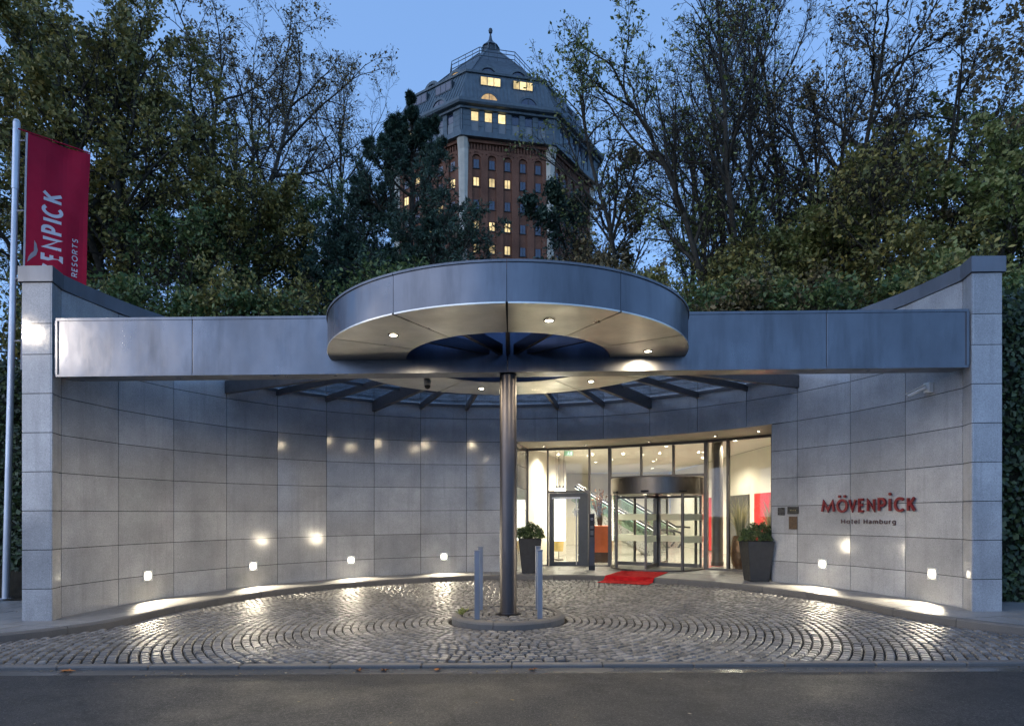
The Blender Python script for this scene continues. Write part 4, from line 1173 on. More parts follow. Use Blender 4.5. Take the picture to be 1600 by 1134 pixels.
for (x, y) in ((1.5, 19.6), (3.0, 19.4), (4.6, 18.9), (6.2, 17.6), (2.6, 21.6), (4.4, 21.4), (6.3, 20.8), (3.2, 24.3), (5.4, 24.2), (.5, 26.5), (3.4, 28), (6.2, 28)):
    downlight(lceil, x, y, 3.558 + K(x), 450 if y < 24 else 600, .06, 150, WHITEP, .5, LAMPI, (1.0, .89, .70))
# column inside
x, y = 5.75, 17.75; z = G(x, y)
t_ = thing('lobby_column', (x, y, z), 'round dark column inside the glazing right of the revolving door', 'column')
m = MB(); m.tube([(x, y, z), (x, y, 3.555 + K(x))], .155, 24); m.build('shaft', plain('column_bronze', (.16, .14, .12), .4, .5), t_, smooth=True)
m = MB(); m.tube([(x, y, z + .004), (x, y, z + .12)], .175, 24); m.build('base', FRAME, t_, smooth=True)
# curtain lamp
x, y = 1.52, 20.6; z = G(x, y)
t_ = thing('curtain_lamp', (x, y, z), 'tall glowing white pleated lamp behind the side door', 'lamp')
m = MB(); n = 40
for zz, k in ((.62, .96), (.95, 1.02), (1.95, .98)):
    for j in range(n):
        a = 2 * pi * j / n; r_ = (.20 + (.018 if j % 2 else -.012)) * k; m.v.append((x + r_ * sin(a), y + r_ * cos(a), z + zz))
for i in range(2):
    for j in range(n):
        j2 = (j + 1) % n; m.f.append((i * n + j, i * n + j2, (i + 1) * n + j2, (i + 1) * n + j))
m.build('shade', emis('curtain_glow', (1.0, .93, .75), 5.0), t_)
m = MB(); m.lathe([(.14, .28), (.17, .62), (.13, .62)], 24, (x, y, z)); m.build('skirt', plain('yellow_fabric', (.55, .42, .16), .8), t_)
m = MB(); m.tube([(x, y, z + .0), (x, y, z + 3.44)], .012, 8); m.lathe([(.0005, .03), (.16, .03), (.16, .004), (.0005, .004)], 24, (x, y, z)); m.build('stand', FRAME, t_)
# pendant lamp
x, y = 1.46, 19.3; zp = 2.28
t_ = thing('pendant_lamp', (x, y, zp), 'bright pendant lamp on thin cords above the side door', 'lamp')
m = MB(); m.lathe([(.16, .0), (.165, .075), (.0005, .075)], 24, (x, y, zp)); m.build('shade', emis('pendant_glow', (1.0, .92, .75), 14), t_)
for k in (-1, 0, 1):
    m = MB(); m.tube([(x + k * .1, y, zp + .075), (x + k * .13, y, 3.56)], .006, 5); m.build('cord', FRAME, t_)
    m = MB(); m.lathe([(.012, .078), (.035, .078), (.02, .17), (.006, .18)], 12, (x + k * .1, y, zp)); m.build('lamp_top', FRAME, t_)
# exit sign
x, y = 1.70, 19.0; z = CAMZ + 1.86
t_ = thing('exit_sign', (x, y, z), 'green lit exit sign under the lobby ceiling', 'sign')
m = MB(); m.box(x - .13, x + .13, y - .02, y + .02, z - .075, z + .075); m.build('plate', emis('exit_green', (.01, .22, .08), 1.2), t_)
wg = emis('exit_white', (.8, 1, .9), 1.5)
m = MB(); m.box(x + .05, x + .10, y - .024, y - .0205, z - .055, z + .055); m.build('door_mark', wg, t_)
m = MB(); m.box(x - .03, x + .0, y - .024, y - .0205, z - .03, z + .03); m.beam((x - .05, y - .022, z - .05), (x - .02, y - .022, z - .02), .003, .02); m.beam((x - .01, y - .022, z - .02), (x + .03, y - .022, z - .05), .003, .02); m.box(x - .022, x + .002, y - .024, y - .0205, z + .034, z + .055); m.build('figure_mark', wg, t_)
m = MB(); m.tube([(x, y, z + .075), (x, y, 3.57)], .008, 6); m.build('hanger', FRAME, t_)
# orange planter with branches
x, y = 2.72, 19.6; z = G(x, y)
t_ = thing('lobby_planter', (x, y, z), 'orange box planter with dry branches inside the glazing', 'planter')
m = MB(); m.box(x - .26, x + .26, y - .26, y + .26, z + .30, z + 1.12); m.build('box', plain('orange_lacquer', (.48, .11, .03), .4), t_, bevel=.012)
m = MB(); m.box(x - .22, x + .22, y - .22, y + .22, z, z + .30); m.build('plinth', plain('dark_wood', (.07, .035, .02), .5), t_)
m = MB(); pts = []
for k in range(26):
    a = random.uniform(0, 2 * pi); r_ = random.uniform(.05, .32); h = random.uniform(.5, 1.15)
    p = [(x + .05 * cos(a), y + .05 * sin(a), z + 1.10), (x + r_ * .5 * cos(a), y + r_ * .5 * sin(a), z + 1.12 + h * .6), (x + r_ * cos(a), y + r_ * sin(a), z + 1.12 + h)]
    m.tube(p, [.008, .006, .003], 4)
    for j in range(14):
        f = random.random(); q = np.array(p[1]) * (1 - f) + np.array(p[2]) * f; pts.append(q - np.array((x, y, z)))
br = m.build('branches', plain('stem_bark', (.05, .035, .02), .8), t_)
v, f = leaf_cloud(np.array(pts), None, .035); link(fast_mesh('leaves', v, f, make_leafmat('dry_leaf', [(0, (.12, .05, .015)), (1, (.30, .15, .04))])), 'leaves', None, t_)
# tall vases with grass
GRASSM = make_leafmat('dry_grass', [(0, (.22, .22, .09)), (1, (.62, .54, .34))])
def vase(x, y, label):
    z = G(x, y); t_ = thing('grass_vase', (x, y, z), label, 'vase', 'hammered bronze vases of ornamental grass')
    m = MB(); prof = []
    for k in range(19):
        s = k / 18; r_ = .13 + .115 * sin(pi * (.08 + .80 * s)) ** 1.0; prof.append((r_, .88 * s))
    m.lathe(prof, 28, (x, y, z)); 
    m.v = [(a + (a - x) * .07 * sin(34 * c) * cos(7 * atan2(a - x, b - y)), b + (b - y) * .07 * sin(34 * c) * cos(7 * atan2(a - x, b - y)), c) for a, b, c in m.v]
    m.build('vase', plain('hammered_bronze', (.22, .12, .06), .35, .7), t_, smooth=True)
    vv_, ff_ = [], []
    for k in range(150):
        a = random.uniform(0, 2 * pi); r_ = random.uniform(.02, .42) ; h = random.uniform(.6, 1.12); w = .011
        base = np.array((.08 * cos(a), .08 * sin(a), .86)); b = len(vv_)
        for s in (0, .4, .75, 1.0):
            c = base + np.array((cos(a) * r_ * s ** 2, sin(a) * r_ * s ** 2, h * s - .18 * s ** 3 * r_ * 2)); t2 = np.array((-sin(a), cos(a), 0)) * w * (1.1 - s)
            vv_ += [c - t2, c + t2]
        for q in range(3): ff_.append((b + q * 2, b + q * 2 + 1, b + q * 2 + 3, b + q * 2 + 2))
    link(fast_mesh('grass', np.array(vv_), np.array(ff_), GRASSM), 'grass', None, t_)
vase(5.96, 16.55, 'bronze vase of tall grass behind the right planter'); vase(6.78, 16.5, 'bronze vase of tall grass at the right glazing edge')
# escalators
ESC = plain('escalator_steel', (.42, .43, .41), .3, .7)
RUB = plain('handrail_rubber', (.02, .02, .02), .4)
STRIP = emis('escalator_strip', (1.0, .97, .85), 1.6)
EG = glassm('escalator_glass', (.80, .88, .84))
def escalator(y0, xlow, label):
    z = G(xlow, y0); t_ = thing('escalator', (xlow, y0, z), label, 'escalator', 'escalators at the back of the lobby')
    a = radians(30); ux, uz = -cos(a), sin(a); Ln = 3.3
    P = lambda s, dz, dy: (xlow + ux * s, y0 + dy, z + uz * s + dz)
    for dy in (-.5, .5):
        m = MB(); m.beam(P(-.2, .05, dy), P(Ln, .05, dy), .10, .42); m.build('side_skirt', ESC, t_)
        m = MB(); m.beam(P(.1, .55, dy), P(Ln, .55, dy), .012, .56); m.build('balustrade_pane', EG, t_)
        m = MB(); m.tube([(xlow + .75, y0 + dy, z + .25), (xlow + .92, y0 + dy, z + .5), (xlow + .85, y0 + dy, z + .78), (xlow + .6, y0 + dy, z + .86), P(.1, .85, dy), P(Ln, .85, dy)], .04, 8); m.build('handrail', RUB, t_)
        m = MB(); m.tube([P(.1, .78, dy + (-.04 if dy < 0 else .04)), P(Ln, .78, dy + (-.04 if dy < 0 else .04))], .012, 6); m.build('light_strip', STRIP, t_)
    for k in range(13):
        s = .25 * k; p = P(s, 0, 0); m = MB(); m.box(p[0] - .22, p[0] + .02, y0 - .44, y0 + .44, p[2] - .12, p[2] + .02); m.build('step', ESC, t_)
escalator(23.2, 5.2, 'nearer escalator rising to the left behind the revolving door'); escalator(28.0, 7.2, 'farther escalator rising to the left at the lobby back')

# ================================================================== WATER TOWER
S6 = 1.2; TX, TY = -2.6 * S6, 76.7 * S6; PSI0 = radians(11)
def make_brick():
    t = NT('tower_brick'); g = t.geopos()
    c = t.ramp(t.noise(t.mapping(g, (9, 9, 22)), 1.0, 3, .7), [(.3, (.13, .058, .035)), (.6, (.215, .10, .06)), (.78, (.29, .15, .095))])
    c = t.mix(1.0, c, t.ramp(t.noise(g, .35, 6, .65), [(.3, .62), (.7, 1.12)]), 'MULTIPLY')
    c = t.mix(t.ramp(t.noise(t.mapping(g, (1.2, 1.2, .16)), 1.0, 5, .6), [(.55, 0), (.8, .45)]), c, (.05, .03, .025))
    t.bsdf(c, .85, 0, .25, t.bump(t.noise(g, 12, 4, .7), .4, .03)); return t.done()
BRICK = make_brick()
BRICKD = plain('tower_brick_dark', (.11, .045, .028), .9, 0, .2, .3, 3)
ZINC = make_steel('tower_zinc', (.095, .125, .14), .55, .1, .14, .25)
ZINCD = plain('tower_zinc_dark', (.045, .06, .07), .5, .2, .5, .25, .8)
CREAMT = plain('tower_cream_stone', (.50, .46, .37), .8, 0, .3, .12, 1.2, dirt=.25)
LOUV = plain('tower_louvre', (.22, .245, .255), .6, 0, .4, .1, 2)
def make_lit(name, col, s):
    t = NT(name); g = t.geopos()
    n_ = t.noise(g, 1.5, 4, .7); e = t.n('Emission'); oi = t.n('ObjectInfo').outputs['Random']
    t.l(t.math('MULTIPLY', t.ramp(oi, [(0, .45), (.5, .9), (1, 1.25)]), s * LK), e.inputs[1])
    t.l(t.mix(t.ramp(n_, [(.35, 0), (.65, 1)]), tuple(c * .55 for c in col), col), e.inputs[0]); t.l(e.outputs[0], t.out.inputs[0]); return t.done()
LIT = make_lit('lit_window', (1.0, .78, .40), 1.5); LITB = make_lit('lit_window_dim', (1.0, .68, .36), 1.0)
DARKP = plain('dark_window', (.02, .03, .06), .06, 0, 1.0, .3, 2)
tow = thing('water_tower', (TX, TY, CAMZ + S6 * 3.0), 'octagonal brick water tower with grey metal top storeys and spire above the trees', 'tower')
def vert(k, R, z): a = PSI0 + radians(22.5 + 45 * k); return (TX + S6 * R * sin(a), TY - S6 * R * cos(a), CAMZ + S6 * z)
def oct_part(name, prof, mat, parent=tow):
    m = MB()
    for R, z in prof:
        for k in range(8): m.v.append(vert(k, R, z))
    for i in range(len(prof) - 1):
        for k in range(8):
            k2 = (k + 1) % 8; m.f.append((i * 8 + k, i * 8 + k2, (i + 1) * 8 + k2, (i + 1) * 8 + k))
    m.f.append(tuple(reversed(range(8)))); b = (len(prof) - 1) * 8; m.f.append(tuple(b + k for k in range(8)))
    return m.build(name, mat, parent)
AP = cos(radians(22.5))
def fp(k, u, z, d):                              # d = distance of the point from the axis along the face normal
    a = PSI0 + radians(45 * k); return (TX + S6 * (d * sin(a) + u * cos(a)), TY + S6 * (-d * cos(a) + u * sin(a)), CAMZ + S6 * z)
def fbox(m, k, u0, u1, z0, z1, d0, d1, d0t=None, d1t=None):
    d0t = d0 if d0t is None else d0t; d1t = d1 if d1t is None else d1t
    m.hexa([fp(k, u0, z0, d1), fp(k, u1, z0, d1), fp(k, u1, z0, d0), fp(k, u0, z0, d0)], [fp(k, u0, z1, d1t), fp(k, u1, z1, d1t), fp(k, u1, z1, d0t), fp(k, u0, z1, d0t)]); return m
def half_disc(m, k, u, z, r, d0, d1, n=12, r_in=None):
    if r_in is None:
        pts = [(u + r * cos(pi * i / n), z + r * sin(pi * i / n)) for i in range(n + 1)]
        b = len(m.v); N = len(pts)
        m.v += [fp(k, a, c, d1) for a, c in pts] + [fp(k, a, c, d0) for a, c in pts]
        m.f.append(tuple(b + i for i in range(N))); m.f.append(tuple(b + N + i for i in reversed(range(N))))
        for i in range(N):
            j = (i + 1) % N; m.f.append((b + i, b + j, b + N + j, b + N + i))
    else:
        for i in range(n):
            a0, a1 = pi * i / n, pi * (i + 1) / n
            q = [(u + r * cos(a0), z + r * sin(a0)), (u + r * cos(a1), z + r * sin(a1)), (u + r_in * cos(a1), z + r_in * sin(a1)), (u + r_in * cos(a0), z + r_in * sin(a0))]
            b = len(m.v); m.v += [fp(k, a, c, d1) for a, c in q] + [fp(k, a, c, d0) for a, c in q]
            m.f += [(b, b + 1, b + 2, b + 3), (b + 7, b + 6, b + 5, b + 4), (b, b + 4, b + 5, b + 1), (b + 2, b + 6, b + 7, b + 3), (b + 1, b + 5, b + 6, b + 2), (b + 3, b + 7, b + 4, b)]
    return m
RB = 12.0; ab = RB * AP
bw = oct_part('brick_wall', [(RB, 3.0), (RB, 38.5)], BRICK)
WZ = [36.15, 34.3, 32.0, 29.8, 27.45, 25.1, 22.8]
for k in (-2, -1, 0, 1, 2):
    for i in range(6):
        u = (i - 2.5) * 1.63; w = .74 if 0 < i < 5 else 1.0
        u += -.12 if i == 0 else (.12 if i == 5 else 0)
        m = MB(); fbox(m, k, u - w / 2, u + w / 2, 14, 36.62, ab - .02, ab + .20); m.build('pilaster', BRICK, bw)
    m = MB()
    fbox(m, k, -4.6, 4.6, 37.12, 37.5, ab - .02, ab + .20)
    for i in range(5): half_disc(m, k, (i - 2) * 1.63, 36.60, .74, ab - .02, ab + .20, 10, .455)
    for i in range(6):
        u = (i - 2.5) * 1.63; fbox(m, k, u - .16, u + .16, 36.60, 37.12, ab - .02, ab + .198)
    tag(m.build('arcade', BRICK, bw), kind='stuff')
    m = MB()
    for i in range(28): fbox(m, k, -4.5 + i * .325, -4.5 + i * .325 + .15, 37.52, 38.1, ab - .02, ab + .22)
    fbox(m, k, -4.7, 4.7, 38.12, 38.44, ab - .02, ab + .42)
    tag(m.build('frieze', BRICK, bw), kind='stuff')
    for r_, z in enumerate(WZ):
        for i in range(5):
            u = (i - 2) * 1.63
            lit = (k == 0 and r_ in (1, 3, 4) and i < 3) or (k == -1 and (r_ * 5 + i) % 4 == 1)
            h = .42; m = MB()
            m.v = []; fbox(m, k, u - .34, u + .34, z - h - .06, z + h + .06, ab - .02, ab + .035); w_ = m.build('window', BRICKD, tow)
            m = MB(); fbox(m, k, u - .27, u + .27, z - h, z + h, ab + .0, ab + .045); m.build('pane', LIT if lit else DARKP, w_)
            m = MB(); fbox(m, k, u - .025, u + .025, z - h, z + h, ab + .03, ab + .065); fbox(m, k, u - .34, u + .34, z - h - .10, z - h - .03, ab + .0, ab + .11); m.build('sill', ZINCD, w_)
for k in range(-3, 3):
    m = MB()
    a = PSI0 + radians(22.5 + 45 * k)
    def pp(R, lat, z): return (TX + S6 * (R * sin(a) + lat * cos(a)), TY + S6 * (-R * cos(a) + lat * sin(a)), CAMZ + S6 * z)
    prof = [(18.0, .22, .46), (33.6, .26, .48), (37.4, .40, .52), (38.42, .72, .56)]
    for z, out, hw in prof:
        for R, lat in ((RB - .8, -hw * 1.25), (RB + out - .25, -hw * 1.0), (RB + out, -hw * .45), (RB + out, hw * .45), (RB + out - .25, hw * 1.0), (RB - .8, hw * 1.25)): m.v.append(pp(R, lat, z))
    for i in range(3):
        for e in range(6):
            e2 = (e + 1) % 6; m.f.append((i * 6 + e, i * 6 + e2, (i + 1) * 6 + e2, (i + 1) * 6 + e))
    m.f.append(tuple(reversed(range(6)))); m.f.append(tuple(18 + e for e in range(6)))
    m.build('corner_corbel', CREAMT, tow)
RS = 12.87; as_ = RS * AP
oct_part('band', [(RS + .12, 38.45), (RS + .12, 38.98)], ZINC)
st = oct_part('upper_storey', [(RS - .22, 38.98), (RS - .22, 41.15)], ZINCD); a2 = (RS - .22) * AP
for k in (-2, -1, 0, 1, 2):
    for i in range(7):
        u = (i - 3) * 1.40; w = .56 if 0 < i < 6 else 1.15
        u += -.28 if i == 0 else (.28 if i == 6 else 0)
        m = MB()
        for j in range(4):
            z0 = 38.98 + .54 * j; fbox(m, k, u - w / 2, u + w / 2, z0 + .012, z0 + .528, a2 - .02, as_)
        tag(m.build('pilaster', ZINC, st), kind='stuff')
    for i in range(6):
        u = (i - 2.5) * 1.40
        lit = (k == 0 and i < 3) or (k == -1 and i in (1, 2)) 
        m = MB(); fbox(m, k, u - .40, u + .40, 40.12, 41.10, a2, a2 + .05); w_ = m.build('window', ZINCD, tow)
        m = MB(); fbox(m, k, u - .35, u + .35, 40.17, 41.05, a2 + .02, a2 + .06); m.build('pane', LIT if lit else DARKP, w_)
        m = MB()
        for j in range(7):
            z0 = 39.02 + j * .155; fbox(m, k, u - .40, u + .40, z0, z0 + .13, a2, a2 + .06, a2, a2 + .10)
        tag(m.build('louvre', LOUV, w_), kind='stuff')
oct_part('cornice', [(RS - .1, 41.12), (13.1, 41.16), (13.15, 41.34), (13.55, 41.42), (13.67, 41.60), (13.67, 41.88), (13.0, 41.93)], ZINC)
R0, Z0, R1, Z1 = 12.95, 41.94, 10.75, 46.25
man = oct_part('mansard_roof', [(R0, Z0), (R1, Z1)], ZINC)
def apz(z): return AP * (R0 + (R1 - R0) * (z - Z0) / (Z1 - Z0))
for k in (-2, -1, 0, 1, 2):
    m = MB()
    for i in range(-12, 13):
        u = i * .40
        hw = apz(Z1) * tan(radians(22.5)); top = Z1
        if abs(u) > hw:                                     # stops at the hip
            top = Z0 + (Z1 - Z0) * max(0, (apz(Z0) * tan(radians(22.5)) - abs(u)) / ((apz(Z0) - apz(Z1)) * tan(radians(22.5))))
        if top - Z0 < .3: continue
        fbox(m, k, u - .03, u + .03, Z0 + .02, top - .02, apz(Z0) - .05, apz(Z0) + .055, apz(top) - .05, apz(top) + .055)
    tag(m.build('standing_seams', ZINC, man), kind='stuff')
    for sg in (-1, 1):
        u = sg * 1.72; z0, z1 = 44.55, 45.35; d1 = apz(z0) + .10
        lit = (k == 0)
        m = MB(); fbox(m, k, u - 1.12, u + 1.12, z0 - .10, z1 + .10, d1 - 1.0, d1); w_ = m.build('dormer_window', ZINCD, tow)
        for j in (-1, 0, 1):
            m = MB(); fbox(m, k, u + j * .70 - .31, u + j * .70 + .31, z0, z1, d1 - .03, d1 + .02); m.build('pane', LIT if lit else DARKP, w_)
        u = sg * 2.05; z0 = 42.05; d1 = apz(z0) + .12; lit = (k == 0 and sg < 0)
        m = MB(); half_disc(m, k, u, z0, 1.12, d1 - .9, d1, 14, .88); w_ = m.build('lunette_window', ZINC, tow)
        m = MB(); half_disc(m, k, u, z0, .87, d1 - .12, d1 - .08, 14); m.build('pane', LITB if lit else DARKP, w_)
        m = MB(); fbox(m, k, u - .03, u + .03, z0, z0 + .86, d1 - .09, d1 - .03); m.build('glazing_bar', ZINCD, w_)
oct_part('eaves', [(R1 - .05, 46.2), (10.95, 46.25), (11.0, 46.45), (10.35, 46.55), (10.4, 46.85), (9.8, 46.92)], ZINC)
R2, Z2, R3, Z3 = 9.7, 46.9, 1.6, 55.2
rf = oct_part('roof', [(R2, Z2), (5.2, 51.6), (R3, Z3)], ZINCD)
m = MB()
for R, z in ((5.3, 51.9), (5.3, 52.4), (5.3, 52.8)):
    for k in range(8): m.beam(vert(k, R, z), vert(k + 1, R, z), .07, .07)
for k in range(8):
    m.beam(vert(k, 9.6, 47.0), vert(k, 5.25, 51.6), .14, .14); m.beam(vert(k, 5.3, 51.4), vert(k, 5.3, 52.8), .08, .08)
    for t_ in (.25, .5, .75):
        p = np.array(vert(k, 5.3, 51.4)) * (1 - t_) + np.array(vert(k + 1, 5.3, 51.4)) * t_; m.beam(tuple(p), (p[0], p[1], p[2] + 1.6), .05, .05)
tag(m.build('roof_railing', ZINCD, rf), kind='stuff')
m = MB()
for k in range(8):
    m.beam(vert(k, 5.2, 51.65), vert(k, 1.6, 55.25), .14, .14)
tag(m.build('hip_bars', ZINC, rf), kind='stuff')
for k in (-2, -1, 0, 1, 2):
    for sg in (-1, 1):
        u = sg * 1.65; z0 = 46.93; d1 = R2 * AP - .05; lit = (k == -1 and sg > 0)
        m = MB(); half_disc(m, k, u, z0, 1.15, d1 - 1.6, d1, 14, .84); w_ = m.build('roof_lunette', ZINC, tow)
        m = MB(); half_disc(m, k, u, z0, .83, d1 - .2, d1 - .12, 14); m.build('pane', LITB if lit else DARKP, w_)
def tl(name, prof, n, mat):
    m = MB(); m.lathe([(r_ * S6, z * S6) for r_, z in prof], n, (TX, TY, CAMZ)); return m.build(name, mat, tow)
tl('lantern', [(1.6, 55.1), (1.15, 55.3), (1.1, 55.5), (1.0, 56.3), (1.15, 56.4), (.75, 56.8), (.45, 57.1)], 8, ZINCD)
for k in range(8):
    m = MB(); m.beam(vert(k, 1.16, 55.4), vert(k, 1.05, 56.4), .14, .14); m.build('lantern_post', ZINC, tow)
tl('spire', [(.46, 57.05), (.22, 57.5), (.12, 58.0), (.08, 58.35)], 10, ZINCD)
tl('finial', [(.02, 58.25), (.2, 58.35), (.26, 58.6), (.2, 58.82), (.02, 58.9)], 12, ZINCD)

# ================================================================== TREES
BARK = plain('tree_bark', (.065, .056, .042), .9, 0, .2, .35, 6, .5, 30)
BARKD = plain('twig_bark', (.042, .034, .026), .9, 0, .2, .3, 6)
LM = {
 'olive': make_leafmat('leaf_olive', [(0, (0.091, 0.098, 0.026)), (.45, (0.195, 0.182, 0.052)), (.8, (0.325, 0.260, 0.072)), (1, (0.468, 0.351, 0.091))]),
 'green': make_leafmat('leaf_green', [(0, (0.046, 0.085, 0.026)), (.5, (0.111, 0.163, 0.052)), (.85, (0.208, 0.247, 0.078)), (1, (0.325, 0.312, 0.111))]),
 'brown': make_leafmat('leaf_brown', [(0, (0.085, 0.065, 0.029)), (.5, (0.182, 0.137, 0.058)), (1, (0.325, 0.227, 0.098))]),
 'yellow': make_leafmat('leaf_yellow_green', [(0, (0.091, 0.124, 0.029)), (.5, (0.208, 0.234, 0.065)), (1, (0.416, 0.390, 0.143))]),
 'pine': make_leafmat('leaf_pine', [(0, (0.021, 0.044, 0.029)), (.6, (0.049, 0.091, 0.060)), (1, (0.098, 0.150, 0.091))], .6, .05),
 'ivy': make_leafmat('leaf_ivy', [(0, (.014, .026, .009)), (.6, (.038, .062, .022)), (1, (.08, .11, .04))], .4, .1),
}
def seg_mesh(name, P0, P1, R0, R1, n, mat):
    d = P1 - P0; l = np.linalg.norm(d, axis=1)[:, None] + 1e-9; d = d / l
    P0 = P0 - d * R0[:, None] * .3
    a = np.where(np.abs(d[:, :1]) < .8, np.array([[1., 0, 0]]), np.array([[0, 1., 0]])); u = np.cross(d, a); u /= np.linalg.norm(u, axis=1)[:, None]; w = np.cross(d, u)
    ang = 2 * pi * np.arange(n) / n; ring = u[:, None, :] * np.cos(ang)[None, :, None] + w[:, None, :] * np.sin(ang)[None, :, None]
    v = np.concatenate([P0[:, None, :] + ring * R0[:, None, None], P1[:, None, :] + ring * R1[:, None, None]], 1).reshape(-1, 3)
    base = (np.arange(len(P0)) * 2 * n)[:, None]; k = np.arange(n); k2 = (k + 1) % n
    f = np.stack([base + k, base + k2, base + n + k2, base + n + k], 2).reshape(-1, 4)
    me = fast_mesh(name, v, f, mat); me.polygons.foreach_set('use_smooth', np.ones(len(f), bool)); return me
class Grow:
    def __init__(s, rng, counts, angs, ratio, trop, wig, minr=.012, crown0=.25, shape='oval'):
        s.r = rng; s.c = counts; s.a = angs; s.ratio = ratio; s.trop = trop; s.w = wig; s.minr = minr; s.c0 = crown0; s.shape = shape
        s.seg = [[] for _ in range(len(counts) + 1)]; s.tips = []
    def branch(s, p, d, L, rad, lev):
        r = s.r; last = lev == len(s.c); gauss = r.gauss; uni = r.uniform
        n = (9 if lev == 0 else 6 if lev == 1 else 4 if lev == 2 else 3)
        st = L / n; pts = [p]; dirs = [d]; rr = [rad]; w = s.w[min(lev, len(s.w) - 1)]; tr = s.trop[min(lev, len(s.trop) - 1)]
        for i in range(n):
            a, b, c = d[0] + gauss(0, w), d[1] + gauss(0, w), d[2] + gauss(0, w) + tr
            k = 1 / sqrt(a * a + b * b + c * c); d = (a * k, b * k, c * k)
            q = (p[0] + d[0] * st, p[1] + d[1] * st, p[2] + d[2] * st); r1 = max(s.minr * .6, rad * (1 - .78 * (i + 1) / n)); r0 = max(s.minr * .6, rad * (1 - .78 * i / n))
            s.seg[lev].append((p, q, r0, r1)); p = q; pts.append(p); dirs.append(d); rr.append(r1)
        if lev >= len(s.c) - 1:
            for i in range(1, len(pts)): s.tips.append((pts[i], pts[i - 1]))
        if last: return
        cn = s.c[lev]; c0 = s.c0 if lev == 0 else .18
        ga = uni(0, 6.28)
        for j in range(cn):
            t = c0 + (1 - c0) * (j + uni(.1, .9)) / cn; f = t * n; i = min(n - 1, int(f)); fr = f - i
            A, B = pts[i], pts[i + 1]; q = (A[0] + (B[0] - A[0]) * fr, A[1] + (B[1] - A[1]) * fr, A[2] + (B[2] - A[2]) * fr); dd = dirs[min(i + 1, n)]
            ga += 2.4 + gauss(0, .4)
            if abs(dd[0]) < .8: u = (0.0, dd[2], -dd[1])
            else: u = (-dd[2], 0.0, dd[0])
            k = 1 / (sqrt(u[0] ** 2 + u[1] ** 2 + u[2] ** 2) + 1e-9); u = (u[0] * k, u[1] * k, u[2] * k)
            v = (dd[1] * u[2] - dd[2] * u[1], dd[2] * u[0] - dd[0] * u[2], dd[0] * u[1] - dd[1] * u[0])
            an = s.a[min(lev, len(s.a) - 1)] * uni(.75, 1.25); ca, sa, cg, sg = cos(an), sin(an), cos(ga), sin(ga)
            nd = tuple(dd[e] * ca + (u[e] * cg + v[e] * sg) * sa for e in range(3))
            if lev == 0:
                tt = (t - c0) / (1 - c0)
                if s.shape == 'oval': sh = sin(pi * (.18 + .72 * tt)) ** .7
                elif s.shape == 'cone': sh = max(.05, 1.04 - 1.0 * tt)
                elif s.shape == 'vase': sh = .45 + .55 * tt if tt < .7 else 1.0 - (tt - .7) * 1.4
                else: sh = sqrt(max(.05, 1 - (2 * tt - .9) ** 2 * .8))
                nl = L * s.ratio[0] * sh * uni(.75, 1.15)
            else: nl = L * s.ratio[min(lev, len(s.ratio) - 1)] * uni(.6, 1.2) * (1.15 - .55 * t)
            nr = max(s.minr * .8, min(rr[i] * .72, rad * (.50 if lev == 0 else .52) * uni(.7, 1.1)))
            s.branch(q, nd, nl, nr, lev + 1)
